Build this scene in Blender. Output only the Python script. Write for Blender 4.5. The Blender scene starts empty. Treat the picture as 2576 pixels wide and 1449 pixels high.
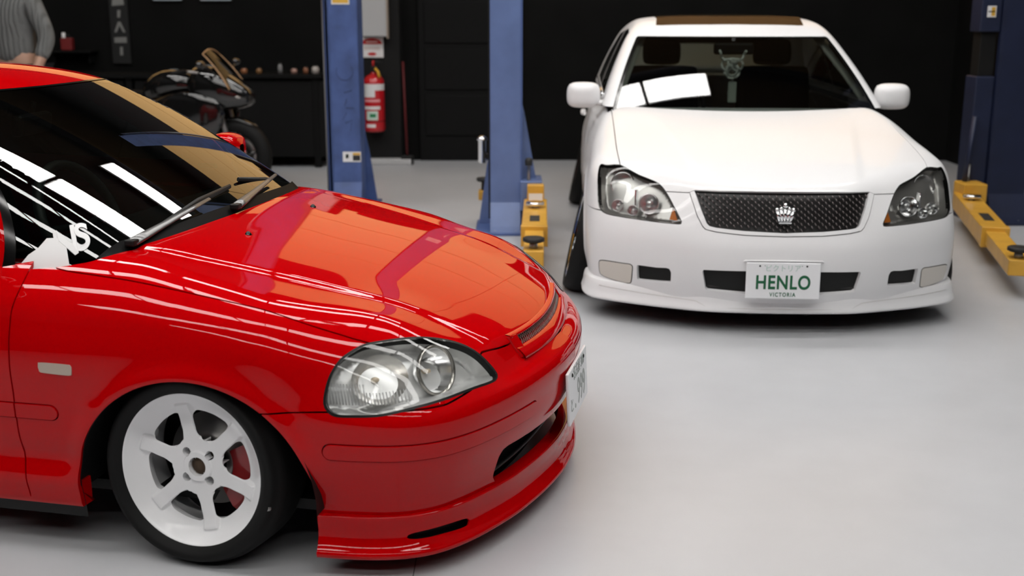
import bpy, bmesh, math, random
import numpy as np
from mathutils import Vector, Matrix
random.seed(7)
R = math.radians
scene = bpy.context.scene
COL = scene.collection
# ---------------------------------------------------------------- camera
cam = bpy.data.cameras.new('camera'); cam.sensor_width = 36; cam.lens = 40.486
cam.dof.use_dof = True; cam.dof.focus_distance = 3.75; cam.dof.aperture_fstop = 2.6
cam.clip_start = .05
cam_o = bpy.data.objects.new('camera', cam); COL.objects.link(cam_o)
cam_o.matrix_world = Matrix.Translation((0, 0, 1.452)) @ Matrix.Rotation(R(90-13.505), 4, 'X') @ Matrix.Rotation(R(.064), 4, 'Z')
scene.camera = cam_o
# ---------------------------------------------------------------- world (overcast daylight outside the open doors) and exposure
world = bpy.data.worlds.new('world'); scene.world = world; world.use_nodes = True
bg = world.node_tree.nodes['Background']; bg.inputs[0].default_value = (.86, .93, 1, 1); bg.inputs[1].default_value = 1.0
vs = scene.view_settings
vs.view_transform = 'Standard'; vs.look = 'None'; vs.gamma = 1; vs.use_curve_mapping = False
vs.exposure = 0.2
SKY_STRIP = 11.5     # radiance of the white ceiling strip lights
TAN_GLOW = 0.8      # glow added to the unseen tan upper-wall panels
# ---------------------------------------------------------------- surface tools (numpy)
def spl(xs, ys, n=1500):
    """smooth (Catmull-Rom / PCHIP-like) curve through points as a dense lookup"""
    xs = np.asarray(xs, float); ys = np.asarray(ys, float)
    d = np.diff(ys)/np.diff(xs); h = np.diff(xs)
    m = np.zeros(len(xs)); m[0] = d[0]; m[-1] = d[-1]
    m[1:-1] = (h[1:]*d[:-1]+h[:-1]*d[1:])/(h[1:]+h[:-1])
    X = np.linspace(xs[0], xs[-1], n)
    i = np.clip(np.searchsorted(xs, X, side='right')-1, 0, len(xs)-2)
    t = (X-xs[i])/h[i]
    Y = ((2*t**3-3*t**2+1)*ys[i]+(t**3-2*t**2+t)*h[i]*m[i]+(-2*t**3+3*t**2)*ys[i+1]+(t**3-t**2)*h[i]*m[i+1])
    return lambda q: np.interp(q, X, Y)
def curve(pts, n=12, closed=False):
    """Catmull-Rom through 2D/3D points"""
    P = np.asarray(pts, float); k = len(P); out = []
    for i in range(k if closed else k-1):
        p1 = P[i]; p2 = P[(i+1) % k]
        p0 = P[(i-1) % k] if (closed or i > 0) else 2*p1-p2
        p3 = P[(i+2) % k] if (closed or i < k-2) else 2*p2-p1
        for j in range(n):
            t = j/n
            out.append(.5*((2*p1)+(-p0+p2)*t+(2*p0-5*p1+4*p2-p3)*t*t+(-p0+3*p1-3*p2+p3)*t**3))
    if not closed: out.append(P[-1])
    return np.array(out)
def smooth(x, a, b):
    t = np.clip((x-a)/(b-a), 0, 1); return t*t*(3-2*t)
def smax(a, b, k):
    h = np.maximum(k-np.abs(a-b), 0)/k
    return np.maximum(a, b)+h*h*k*.25
def smin(a, b, k): return -smax(-a, -b, k)
def grad(F, P, e=1e-4):
    g = np.empty_like(P)
    for i in range(3):
        d = np.zeros(3); d[i] = e
        g[:, i] = (F(P+d)-F(P-d))/(2*e)
    return g
def surfnet(F, lo, hi, h, proj=4):
    """quad mesh of F=0, vertices pulled exactly on to the surface; returns V, T, N"""
    lo = np.array(lo, float); n = np.ceil((np.array(hi)-lo)/h).astype(int)+1
    ax = [lo[i]+h*np.arange(n[i]) for i in range(3)]
    G = np.empty(n, np.float32)
    for i in range(n[0]):
        y, z = np.meshgrid(ax[1], ax[2], indexing='ij')
        G[i] = F(np.stack([np.full(y.size, ax[0][i]), y.ravel(), z.ravel()], -1)).reshape(y.shape)
    S = G < 0
    c = np.zeros(tuple(n-1), int)
    for a in (0, 1):
        for b in (0, 1):
            for d in (0, 1):
                c += S[a:n[0]-1+a, b:n[1]-1+b, d:n[2]-1+d]
    act = (c > 0) & (c < 8)
    idx = -np.ones(act.shape, int); cells = np.argwhere(act); idx[act] = np.arange(len(cells))
    V = np.zeros((len(cells), 3)); cnt = np.zeros(len(cells))
    cor = [(a, b, d) for a in (0, 1) for b in (0, 1) for d in (0, 1)]
    for a in cor:
        for k in range(3):
            if a[k]: continue
            b = list(a); b[k] = 1
            ga = G[cells[:, 0]+a[0], cells[:, 1]+a[1], cells[:, 2]+a[2]]; gb = G[cells[:, 0]+b[0], cells[:, 1]+b[1], cells[:, 2]+b[2]]
            m = (ga < 0) != (gb < 0)
            t = np.where(m, ga/np.where(m, ga-gb, 1), 0)
            p = np.tile(np.array(a, float), (len(cells), 1)); p[:, k] = t
            V[m] += p[m]; cnt[m] += 1
    V = lo+h*(cells+V/cnt[:, None])
    Q = []
    for k in range(3):
        i, j = (k+1) % 3, (k+2) % 3
        s0 = [slice(None)]*3; s1 = [slice(None)]*3; s0[k] = slice(0, n[k]-1); s1[k] = slice(1, n[k])
        E = S[tuple(s0)] != S[tuple(s1)]
        e = np.argwhere(E)
        e = e[(e[:, i] > 0) & (e[:, j] > 0) & (e[:, i] < n[i]-1) & (e[:, j] < n[j]-1)]
        q = []
        for di, dj in ((-1, -1), (0, -1), (0, 0), (-1, 0)):
            cc = e.copy(); cc[:, i] += di; cc[:, j] += dj; q.append(idx[cc[:, 0], cc[:, 1], cc[:, 2]])
        q = np.stack(q, -1)
        fl = S[e[:, 0], e[:, 1], e[:, 2]]
        q[~fl] = q[~fl][:, ::-1]
        Q.append(q)
    Q = np.concatenate(Q)
    for _ in range(proj):
        g = grad(F, V); f = F(V); g2 = (g*g).sum(1)+1e-12
        st = -(f/g2)[:, None]*g
        L = np.linalg.norm(st, axis=1); st *= np.minimum(1, h*.6/np.maximum(L, 1e-12))[:, None]
        V = V+st
    g = grad(F, V); N = g/np.linalg.norm(g, axis=1)[:, None]
    T = np.concatenate([Q[:, [0, 1, 2]], Q[:, [0, 2, 3]]])
    return V, T, N
def split(M, f):
    """cut a triangle mesh (V,T,N) along f=0 -> (part f<0, part f>=0)"""
    V, T, N = M
    f = np.where(np.abs(f) < 1e-7, 1e-7, f)
    V = list(V) if False else V
    neg = f < 0; s = neg[T].sum(1)
    outn = [T[s == 3]]; outp = [T[s == 0]]
    mix = T[(s == 1) | (s == 2)]
    if len(mix) == 0:
        return compact(V, np.concatenate(outn), N), compact(V, np.concatenate(outp), N)
    # rotate so that the odd vertex is first
    nm = neg[mix]; sm = nm.sum(1); odd = np.where(sm == 1, nm.argmax(1), (~nm).argmax(1))
    r = np.stack([mix[np.arange(len(mix)), (odd+k) % 3] for k in range(3)], -1)
    e = np.concatenate([r[:, [0, 1]], r[:, [0, 2]]]); es = np.sort(e, 1)
    key, inv = np.unique(es[:, 0].astype(np.int64)*len(V)+es[:, 1], return_inverse=True)
    a = key//len(V); b = key % len(V); t = (f[a]/(f[a]-f[b]))[:, None]
    nv = V[a]*(1-t)+V[b]*t; nn = N[a]*(1-t)+N[b]*t; nn /= np.linalg.norm(nn, axis=1)[:, None]
    k = len(mix); p = len(V)+inv[:k]; q = len(V)+inv[k:]
    V2 = np.concatenate([V, nv]); N2 = np.concatenate([N, nn])
    single = np.stack([r[:, 0], p, q], -1)
    dbl = np.concatenate([np.stack([p, r[:, 1], r[:, 2]], -1), np.stack([p, r[:, 2], q], -1)])
    on = neg[r[:, 0]]; dd = np.concatenate([on, on])
    Tn = np.concatenate(outn+[single[on], dbl[~dd]]); Tp = np.concatenate(outp+[single[~on], dbl[dd]])
    return compact(V2, Tn, N2), compact(V2, Tp, N2)
def compact(V, T, N):
    u, inv = np.unique(T, return_inverse=True)
    return V[u], inv.reshape(T.shape), N[u]
def sdf(poly, P, closed=True):
    """signed distance (negative inside) of 2D points to a closed polygon, or unsigned to an open line"""
    poly = np.asarray(poly, float); A = poly; B = np.roll(poly, -1, 0)
    if not closed: A, B = A[:-1], B[:-1]
    D = np.full(len(P), 1e9); ins = np.zeros(len(P), bool)
    for a, b in zip(A, B):
        ab = b-a; t = np.clip(((P-a)@ab)/max(ab@ab, 1e-18), 0, 1)
        D = np.minimum(D, np.linalg.norm(P-a-t[:, None]*ab, axis=1))
        if closed and a[1] != b[1]:
            c = ((a[1] > P[:, 1]) != (b[1] > P[:, 1])) & (P[:, 0] < (b[0]-a[0])*(P[:, 1]-a[1])/(b[1]-a[1])+a[0])
            ins ^= c
    return np.where(ins, -D, D) if closed else D
def mirror(M):
    V, T, N = M
    V2 = V*[1, -1, 1]; N2 = N*[1, -1, 1]
    return V2, T[:, ::-1], N2
def both(M):
    """half body (y>=0) plus its mirror image, welded on the centre line"""
    V, T, N = M; V2, T2, N2 = mirror(M)
    c = np.abs(V[:, 1]) < 1e-5
    m = np.where(c, np.arange(len(V)), len(V)+np.arange(len(V)))
    N = N.copy(); N[c, 1] = 0
    return compact(np.concatenate([V, V2]), np.concatenate([T, m[T2]]), np.concatenate([N, N2]))
def rim(M, d):
    """turn every free edge of a panel inwards by d (panel thickness)"""
    V, T, N = M
    e = np.concatenate([T[:, [0, 1]], T[:, [1, 2]], T[:, [2, 0]]])
    k = np.sort(e, 1); key = k[:, 0].astype(np.int64)*len(V)+k[:, 1]
    u, inv, ct = np.unique(key, return_inverse=True, return_counts=True)
    b = e[ct[inv] == 1]
    vs = np.unique(b); mp = -np.ones(len(V), int); mp[vs] = np.arange(len(vs))
    a0 = len(V); a1 = a0+len(vs)
    V2 = np.concatenate([V, V[vs], V[vs]-N[vs]*d])
    # side normals: away from the panel
    nb = np.zeros((len(vs), 3))
    t = V[b[:, 1]]-V[b[:, 0]]
    for j in (0, 1): np.add.at(nb, mp[b[:, j]], np.cross(t, N[b[:, j]]))
    nb /= np.linalg.norm(nb, axis=1)[:, None]+1e-12
    N2 = np.concatenate([N, nb, nb])
    q = np.concatenate([np.stack([a0+mp[b[:, 1]], a0+mp[b[:, 0]], a1+mp[b[:, 0]]], -1), np.stack([a0+mp[b[:, 1]], a1+mp[b[:, 0]], a1+mp[b[:, 1]]], -1)])
    return V2, np.concatenate([T, q]), N2
def offset(M, d):
    V, T, N = M; return V+N*d, T, N
def flat_normals(V, F):
    return None
# ---------------------------------------------------------------- materials
MATS = {}
def mat(name, col, rough=.5, metal=0, coat=0, coat_rough=.03, spec=.5, emit=None, es=0, trans=0, ior=1.45, alpha=1, bump=None, noise=None, sheen=0):
    if name in MATS: return MATS[name]
    m = bpy.data.materials.new(name); m.use_nodes = True; nt = m.node_tree; b = nt.nodes['Principled BSDF']
    c = tuple(col)+(1,) if len(col) == 3 else col
    b.inputs['Base Color'].default_value = c; b.inputs['Roughness'].default_value = rough; b.inputs['Metallic'].default_value = metal
    b.inputs['Coat Weight'].default_value = coat; b.inputs['Coat Roughness'].default_value = coat_rough
    b.inputs['Specular IOR Level'].default_value = spec; b.inputs['Transmission Weight'].default_value = trans; b.inputs['IOR'].default_value = ior
    b.inputs['Alpha'].default_value = alpha
    if emit: b.inputs['Emission Color'].default_value = tuple(emit)+(1,); b.inputs['Emission Strength'].default_value = es
    if noise:      # (scale, amount, detail): gentle mottling of the colour
        tc = nt.nodes.new('ShaderNodeTexCoord'); n = nt.nodes.new('ShaderNodeTexNoise'); n.inputs['Scale'].default_value = noise[0]; n.inputs['Detail'].default_value = noise[2]
        nt.links.new(tc.outputs['Object'], n.inputs['Vector'])
        r = nt.nodes.new('ShaderNodeMapRange'); r.inputs[1].default_value = .3; r.inputs[2].default_value = .7; r.inputs[3].default_value = 1-noise[1]; r.inputs[4].default_value = 1+noise[1]
        nt.links.new(n.outputs[0], r.inputs[0])
        mx = nt.nodes.new('ShaderNodeMix'); mx.data_type = 'RGBA'; mx.blend_type = 'MULTIPLY'; mx.inputs[0].default_value = 1; mx.inputs[6].default_value = c
        nt.links.new(r.outputs[0], mx.inputs[7]); nt.links.new(mx.outputs[2], b.inputs['Base Color'])
    if bump:       # (scale, strength, distance)
        tc = nt.nodes.new('ShaderNodeTexCoord'); n = nt.nodes.new('ShaderNodeTexNoise'); n.inputs['Scale'].default_value = bump[0]; n.inputs['Detail'].default_value = 4
        nt.links.new(tc.outputs['Object'], n.inputs['Vector'])
        bp = nt.nodes.new('ShaderNodeBump'); bp.inputs['Strength'].default_value = bump[1]; bp.inputs['Distance'].default_value = bump[2]
        nt.links.new(n.outputs[0], bp.inputs['Height']); nt.links.new(bp.outputs[0], b.inputs['Normal'])
    MATS[name] = m; return m
def glass(name, tint, rough=.0, ior=1.45, refl=1.0):
    """thin pane: straight-through tint mixed with a mirror by Fresnel"""
    if name in MATS: return MATS[name]
    m = bpy.data.materials.new(name); m.use_nodes = True; nt = m.node_tree; nt.nodes.clear()
    o = nt.nodes.new('ShaderNodeOutputMaterial'); t = nt.nodes.new('ShaderNodeBsdfTransparent'); g = nt.nodes.new('ShaderNodeBsdfGlossy'); mx = nt.nodes.new('ShaderNodeMixShader'); f = nt.nodes.new('ShaderNodeFresnel')
    t.inputs[0].default_value = tuple(tint)+(1,); g.inputs['Roughness'].default_value = rough; g.inputs['Color'].default_value = (refl, refl, refl, 1); f.inputs[0].default_value = ior
    nt.links.new(f.outputs[0], mx.inputs[0]); nt.links.new(t.outputs[0], mx.inputs[1]); nt.links.new(g.outputs[0], mx.inputs[2]); nt.links.new(mx.outputs[0], o.inputs[0])
    MATS[name] = m; return m
M_RED = mat('red_paint', (.46, .0002, .0015), .5, 0, 1, .015, .0); M_RED.node_tree.nodes['Principled BSDF'].inputs['Coat IOR'].default_value = 1.36
M_WHITE = mat('white_paint', (.78, .78, .79), .4, 0, .35, .03, .3)
M_WHEELW = mat('white_wheel_paint', (.86, .86, .87), .4, 0, .3, .1)
M_RUBBER = mat('tyre_rubber', (.006, .006, .006), .65, spec=.25)
M_BLACK = mat('black_plastic', (.008, .008, .008), .5, spec=.3)
M_GLOSSK = mat('gloss_black', (.004, .004, .004), .12)
M_SEAL = mat('rubber_seal', (.006, .006, .006), .45, spec=.3)
M_CHROME = mat('chrome', (.85, .86, .87), .06, 1)
M_SILVER = mat('silver_reflector', (.88, .88, .88), .16, 1)
M_DARKIN = mat('dark_interior', (.006, .006, .006), .8, spec=.15)
M_STEEL = mat('brake_steel', (.32, .31, .30), .35, 1)
M_IRON = mat('rusty_iron', (.09, .06, .04), .6, .6)
M_GLASS = glass('window_glass', (.40, .45, .42), ior=1.62)
M_LENS = glass('clear_lens', (.94, .95, .95), ior=1.38)
M_PLATE = mat('plate_white', (.80, .81, .83), .35)
# ---------------------------------------------------------------- object helpers
def link(name, me, material=None, parent=None, loc=None, rot=None):
    o = bpy.data.objects.new(name, me); COL.objects.link(o)
    if material is not None and me is not None and len(me.materials) == 0: me.materials.append(material)
    if parent is not None: o.parent = parent
    if loc is not None: o.location = loc
    if rot is not None: o.rotation_euler = rot
    return o
def thing(name, label, cat, loc=(0, 0, 0), rot=(0, 0, 0), group=None):
    o = bpy.data.objects.new(name, None); COL.objects.link(o); o.empty_display_size = .1
    o.location = loc; o.rotation_euler = rot; o['label'] = label; o['category'] = cat
    if group: o['group'] = group
    return o
def tag(o, label, cat, group=None):
    o['label'] = label; o['category'] = cat
    if group: o['group'] = group
    return o
def struct(o): o['kind'] = 'structure'; return o
def copy_tree(o, parent=None):
    c = o.copy(); COL.objects.link(c); c.parent = parent
    for ch in list(o.children): copy_tree(ch, c)
    return c
def npmesh(name, M, material, parent, local=True):
    """numpy triangle mesh in car coordinates (u rearward, v left, z up) -> object in the car's own axes"""
    V, T, N = M
    if local: V = V*[-1, 1, 1]; N = N*[-1, 1, 1]; T = T[:, ::-1]
    fn = np.cross(V[T[:, 1]]-V[T[:, 0]], V[T[:, 2]]-V[T[:, 0]])
    bad = (fn*N[T].sum(1)).sum(1) < 0
    T = np.where(bad[:, None], T[:, ::-1], T)
    me = bpy.data.meshes.new(name)
    me.vertices.add(len(V)); me.vertices.foreach_set('co', V.astype(np.float32).ravel())
    me.loops.add(len(T)*3); me.loops.foreach_set('vertex_index', T.astype(np.int32).ravel())
    me.polygons.add(len(T)); me.polygons.foreach_set('loop_start', np.arange(0, len(T)*3, 3, dtype=np.int32)); me.polygons.foreach_set('loop_total', np.full(len(T), 3, np.int32))
    me.update(calc_edges=True); me.validate()
    me.polygons.foreach_set('use_smooth', np.ones(len(me.polygons), bool))
    if len(me.vertices) == len(N): me.normals_split_custom_set_from_vertices(N.tolist())
    return link(name, me, material, parent)
class MB:
    """collects simple shapes and links them as one mesh object"""
    def __init__(s): s.v = []; s.f = []; s.sm = []
    def add(s, V, F, smooth=False):
        b = len(s.v); s.v += [tuple(map(float, p)) for p in V]; s.f += [tuple(b+i for i in f) for f in F]; s.sm += [smooth]*len(F); return s
    def box(s, lo, hi, bev=0, mtx=None):
        bm = bmesh.new(); bmesh.ops.create_cube(bm, size=1)
        for v in bm.verts: v.co = Vector([(lo[i]+hi[i])/2+v.co[i]*(hi[i]-lo[i]) for i in range(3)])
        if bev: bmesh.ops.bevel(bm, geom=bm.edges[:], offset=bev, segments=2, profile=.5, affect='EDGES')
        return s.bm(bm, mtx)
    def bm(s, bm, mtx=None, smooth=False):
        if mtx is not None: bm.transform(mtx)
        bm.verts.index_update()
        s.add([v.co[:] for v in bm.verts], [[v.index for v in f.verts] for f in bm.faces], smooth); bm.free(); return s
    def tube(s, path, r, n=10, caps=True, flat=1.0, up=None, smooth=True):
        P = [Vector(p) for p in path]; rr = r if hasattr(r, '__len__') else [r]*len(P)
        V = []; prev = None
        for i, p in enumerate(P):
            t = (P[min(i+1, len(P)-1)]-P[max(i-1, 0)]).normalized()
            if prev is None:
                a = Vector(up) if up else (Vector((0, 0, 1)) if abs(t.z) < .9 else Vector((1, 0, 0)))
            else: a = prev
            a = (a-t*a.dot(t)).normalized(); b = t.cross(a); prev = a
            V += [p+rr[i]*(math.cos(2*math.pi*k/n)*a*flat+math.sin(2*math.pi*k/n)*b) for k in range(n)]
        F = [(i*n+k, i*n+(k+1) % n, (i+1)*n+(k+1) % n, (i+1)*n+k) for i in range(len(P)-1) for k in range(n)]
        s.add(V, F, smooth)
        if caps:
            s.add(V[:n], [tuple(range(n))[::-1]]); s.add(V[-n:], [tuple(range(n))])
        return s
    def lathe(s, prof, n=48, axis='z', mtx=None, smooth=True, closed=False):
        """prof: (radius, height)"""
        V = []; m = len(prof)
        for k in range(n):
            c, q = math.cos(2*math.pi*k/n), math.sin(2*math.pi*k/n)
            for r, h in prof:
                p = Vector((r*c, r*q, h)) if axis == 'z' else (Vector((r*c, h, r*q)) if axis == 'y' else Vector((h, r*c, r*q)))
                if mtx is not None: p = mtx @ p
                V.append(p)
        j = range(m) if closed else range(m-1)
        F = []
        for k in range(n):
            for i in j:
                q = (k*m+i, ((k+1) % n)*m+i, ((k+1) % n)*m+(i+1) % m, k*m+(i+1) % m)
                F.append(q if axis != 'y' else q[::-1])
        return s.add(V, F, smooth)
    def prism(s, poly, d0, d1, frame=None, smooth=False):
        """2D outline (x,y) extruded in z from d0 to d1; frame maps (x,y,z) to space"""
        k = len(poly); fr = frame or (lambda x, y, z: (x, y, z))
        V = [fr(x, y, d0) for x, y in poly]+[fr(x, y, d1) for x, y in poly]
        s.add(V, [tuple(range(k))[::-1], tuple(range(k, 2*k))]); s.add(V, [(i, (i+1) % k, k+(i+1) % k, k+i) for i in range(k)], smooth); return s
    def grid(s, rows, closed_u=False, closed_v=False, smooth=True):
        n = len(rows); m = len(rows[0]); V = [p for r in rows for p in r]
        F = [(i*m+j, i*m+(j+1) % m, ((i+1) % n)*m+(j+1) % m, ((i+1) % n)*m+j) for i in range(n if closed_u else n-1) for j in range(m if closed_v else m-1)]
        return s.add(V, F, smooth)
    def mesh(s, name, fix=True):
        me = bpy.data.meshes.new(name); me.from_pydata(s.v, [], s.f); me.polygons.foreach_set('use_smooth', s.sm)
        if fix:
            bm = bmesh.new(); bm.from_mesh(me); bmesh.ops.remove_doubles(bm, verts=bm.verts, dist=1e-6); bmesh.ops.recalc_face_normals(bm, faces=bm.faces); bm.to_mesh(me); bm.free()
        me.update(); return me
    def obj(s, name, material, parent=None, loc=None, rot=None, sub=0, fix=True, sharp=None):
        o = link(name, s.mesh(name, fix), material, parent, loc, rot)
        if sharp: o.data.set_sharp_from_angle(angle=R(sharp))
        if sub: md = o.modifiers.new('s', 'SUBSURF'); md.levels = md.render_levels = sub
        return o
def box(name, lo, hi, material, parent=None, bev=0):
    return MB().box(lo, hi, bev).obj(name, material, parent)
def text_mesh(body, size, depth=.0006, extrude=True, spacing=1.0, xs=1.0, bold=0):
    cu = bpy.data.curves.new('t', 'FONT'); cu.body = body; cu.size = size; cu.extrude = depth; cu.align_x = 'CENTER'; cu.align_y = 'CENTER'; cu.space_character = spacing; cu.offset = bold
    o = bpy.data.objects.new('t', cu); COL.objects.link(o); dg = bpy.context.evaluated_depsgraph_get(); dg.update()
    me = bpy.data.meshes.new_from_object(o.evaluated_get(dg)); bpy.data.objects.remove(o); bpy.data.curves.remove(cu)
    me.materials.clear()
    if xs != 1: me.transform(Matrix.Diagonal((xs, 1, 1, 1)))
    return me
def stroke_mesh(strokes, w, d=.0006):
    """flat pen strokes (polylines in x,y) as thin raised bars"""
    m = MB()
    for st in strokes:
        for a, b in zip(st[:-1], st[1:]):
            a = Vector(a); b = Vector(b); t = (b-a).normalized(); n = Vector((-t.y, t.x))*w/2; a2 = a-t*w*.3; b2 = b+t*w*.3
            m.prism([tuple(a2+n), tuple(a2-n), tuple(b2-n), tuple(b2+n)][::-1], 0, d)
    return m.mesh('strokes')
# ---------------------------------------------------------------- the workshop: floor, black lower walls, tan panels with added glow above, ceiling with strip lights
def floor_mat():
    m = bpy.data.materials.new('epoxy_floor'); m.use_nodes = True; nt = m.node_tree; b = nt.nodes['Principled BSDF']; L = nt.links.new
    tc = nt.nodes.new('ShaderNodeTexCoord')
    def noise(s, d, lo, hi, a, c):
        n = nt.nodes.new('ShaderNodeTexNoise'); n.inputs['Scale'].default_value = s; n.inputs['Detail'].default_value = d; L(tc.outputs['Object'], n.inputs['Vector'])
        r = nt.nodes.new('ShaderNodeMapRange'); r.inputs[1].default_value = lo; r.inputs[2].default_value = hi; r.inputs[3].default_value = a; r.inputs[4].default_value = c; L(n.outputs[0], r.inputs[0]); return r.outputs[0]
    a = noise(.9, 3, .3, .7, .95, 1.04); c = noise(5, 5, .3, .7, .975, 1.02)
    mu = nt.nodes.new('ShaderNodeMath'); mu.operation = 'MULTIPLY'; L(a, mu.inputs[0]); L(c, mu.inputs[1])
    m2 = nt.nodes.new('ShaderNodeMath'); m2.operation = 'MULTIPLY'; L(mu.outputs[0], m2.inputs[0]); m2.inputs[1].default_value = 1
    mx = nt.nodes.new('ShaderNodeMix'); mx.data_type = 'RGBA'; mx.blend_type = 'MULTIPLY'; mx.inputs[0].default_value = 1; mx.inputs[6].default_value = (.47, .477, .495, 1)
    L(m2.outputs[0], mx.inputs[7]); L(mx.outputs[2], b.inputs['Base Color'])
    b.inputs['Roughness'].default_value = .32; b.inputs['Specular IOR Level'].default_value = .35
    return m
M_FLOOR = floor_mat()
M_WALLK = mat('black_wall_paint', (.0045, .0045, .0043), .75, spec=.12, noise=(2, .25, 3))
M_TAN = mat('tan_glow_sheet', (.40, .28, .16), .6, emit=(1, .57, .19), es=TAN_GLOW, noise=None)
M_TANW = mat('tan_lining', (.50, .36, .22), .7, noise=(1.5, .1, 3))
M_STRIP = mat('strip_light', (1, 1, 1), .5, emit=(1, .98, .95), es=SKY_STRIP)
M_BEAM = mat('dark_beam', (.03, .03, .035), .5)
ZC, ZB = 5.6, 2.40
M_CEIL = mat('dark_ceiling', (.03, .03, .032), .7)
fl_ = struct(box('floor', (-7.5, -5, -.1), (4.6, 11.7, 0), M_FLOOR))
M_JOINT = mat('floor_joint', (.12, .12, .12), .8)
MB().box((-.262, -4.9, -.001), (-.259, 3.2, .0004)).obj('floor_joint', M_JOINT, fl_)
struct(box('wall_back', (-7.5, 11.55, 0), (4.6, 11.8, ZB), M_WALLK))
struct(box('wall_left', (-7.7, -5, 0), (-7.5, 11.8, ZB), M_WALLK))
struct(box('wall_front', (-7.7, -5.2, 0), (4.6, -5, ZC), M_WALLK))
struct(box('wall_right', (4.35, -5, 0), (4.6, 11.8, ZB), M_WALLK))
wu = struct(box('wall_back_upper', (-7.5, 11.56, ZB), (4.6, 11.8, ZC), M_CEIL))
xe = (-7.45, -5.9, -4.4, -2.9, -1.35, .1, 1.55, 3.0, 4.4)
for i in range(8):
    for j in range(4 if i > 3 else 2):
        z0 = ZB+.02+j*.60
        box('glow_sheet', (xe[i]+.010, 11.52, z0+.010), (xe[i+1]-.010, 11.56, z0+.590), M_TAN, wu)  # unseen tan wall panels, made to glow so the cars reflect them brightly
struct(box('wall_left_upper', (-7.7, -5, ZB), (-7.5, 11.8, ZC), M_CEIL))
struct(box('wall_right_upper', (4.35, -5, ZB), (4.6, 11.8, ZC), M_CEIL))
ce = struct(box('ceiling', (-7.7, -5, ZC), (4.6, 11.8, ZC+.1), M_CEIL))
for y in (-2.5, .5, 3.5, 6.5, 9.5):
    box('roof_beam', (-7.5, y-.06, ZC-.22), (4.35, y+.06, ZC), M_BEAM, ce)
for j, y in enumerate((9.0, 7.2, 4.8, 2.3, -.2, -2.7)):
    for k in range(-4, 4):
        x = -.24+1.2*k
        if j == 0 and k not in (0, 1): continue
        l = thing('strip_light', 'white rectangular light panel in the ceiling rows', 'light', (x, y, ZC-.16), group='ceiling light panels')
        box('diffuser', (-.56, -.23, -.03), (.56, .23, 0), M_STRIP, l, .01); box('housing', (-.575, -.245, 0), (.575, .245, .05), M_WHEELW, l, .005)
        box('hanger', (-.4, -.01, .05), (-.38, .01, .16), M_BEAM, l); box('hanger', (.38, -.01, .05), (.4, .01, .16), M_BEAM, l)
# ---------------------------------------------------------------- red hatchback: body surface (u rearward from the nose, w sideways, z up)
_rp = curve([(-.02, 0), (-.013, .15), (.006, .28), (.04, .42), (.085, .55), (.137, .66), (.2, .742), (.28, .793), (.38, .818), (.5, .829), (.7, .839), (.9, .843)], 24)
_ra = np.arctan2(_rp[:, 1], .9-_rp[:, 0]); _rr = np.hypot(_rp[:, 1], .9-_rp[:, 0])
_zz = [.0, .10, .16, .20, .26, .33, .38, .415, .44, .46, .485, .52, .56, .60, .64, .68, .74, .80, .90]
_dn = spl(_zz, [-.05, -.05, -.045, -.04, -.025, -.004, 0, .003, .001, -.009, -.045, -.075, -.085, -.09, -.1, -.12, -.15, -.2, -.3])
_dc = spl(_zz, [-.07, -.065, -.058, -.050, -.030, -.006, 0, .002, -.001, -.010, -.030, -.055, -.08, -.105, -.135, -.17, -.23, -.3, -.4])
_ds = spl(_zz, [-.065, -.060, -.052, -.044, -.027, -.009, -.004, -.002, 0, 0, .001, .002, 0, -.005, -.014, -.026, -.06, -.11, -.22])
_hc = spl([-.2, .03, .06, .085, .12, .2, .3, .42, .6, .8, .93, 1.06, 1.2, 1.6, 2.4, 3.4, 4.1, 4.4], [.3, .512, .535, .551, .571, .607, .643, .683, .733, .778, .805, .832, .845, .85, .86, .87, .86, .85])
_sw = spl([.5, .9, 1.3, 2.0, 2.8, 3.4, 3.8, 4.2], [0, 0, .002, .004, .004, 0, -.03, -.1])
def red_hood(u, w):
    wc = .40+.15*np.clip(u, 0, 1.1)/1.06
    return _hc(u)-.028*(w/.65)**2-.012*smooth(u, .36, .1)*(w/.5)**2+.014*np.exp(-((u-.38)/.13)**2)*smooth(w, .3, .6)-.007*smooth(w-wc, -.015, .03)+.008*smooth(w-wc, .02, .2)
def red_side(u, w, z):
    front = u < .9
    phi = np.arctan2(w, np.where(front, .9-u, 0)); phi = np.where(front, phi, np.pi/2)
    R0 = np.where(front, np.interp(phi, _ra, _rr), .843+_sw(u))
    a = np.degrees(phi)
    wn = 1-smooth(a, 22, 42); ws = smooth(a, 50, 74); wc = 1-wn-ws
    d = wn*_dn(z)+wc*_dc(z)+ws*_ds(z)
    r = np.hypot(u-.85, z-.195)
    d = d+.012*np.exp(-((r-.342)/.03)**2)*smooth(u, .40, .55)*smooth(z, .2, .3)
    d = d+.040*smooth(u, 1.0, 1.14)*smooth(z, .30, .20)*smooth(u, 3.2, 3.1)
    r2 = np.hypot(u-3.46, z-.2)
    d = d+.012*np.exp(-((r2-.342)/.03)**2)*smooth(z, .2, .3)
    # raised moulding strip round the bumper and along the door
    rho = np.where(front, np.hypot(.9-u, w), w)
    s = rho-R0-d
    # rear end
    rear = u-(4.14-.25*np.maximum(w-.45, 0)**1.5-.10*smooth(z, .55, 1.0)-.06*smooth(z, .3, .1))
    return smax(s, rear, .16)
def red_F(P):
    u, w, z = P[:, 0], np.abs(P[:, 1]), P[:, 2]
    ph = np.degrees(np.arctan2(w, np.maximum(.9-u, 0)))
    k = .035+.085*smooth(ph, 25, 60)
    return smax(z-red_hood(u, w), red_side(u, w, z), k)
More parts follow.
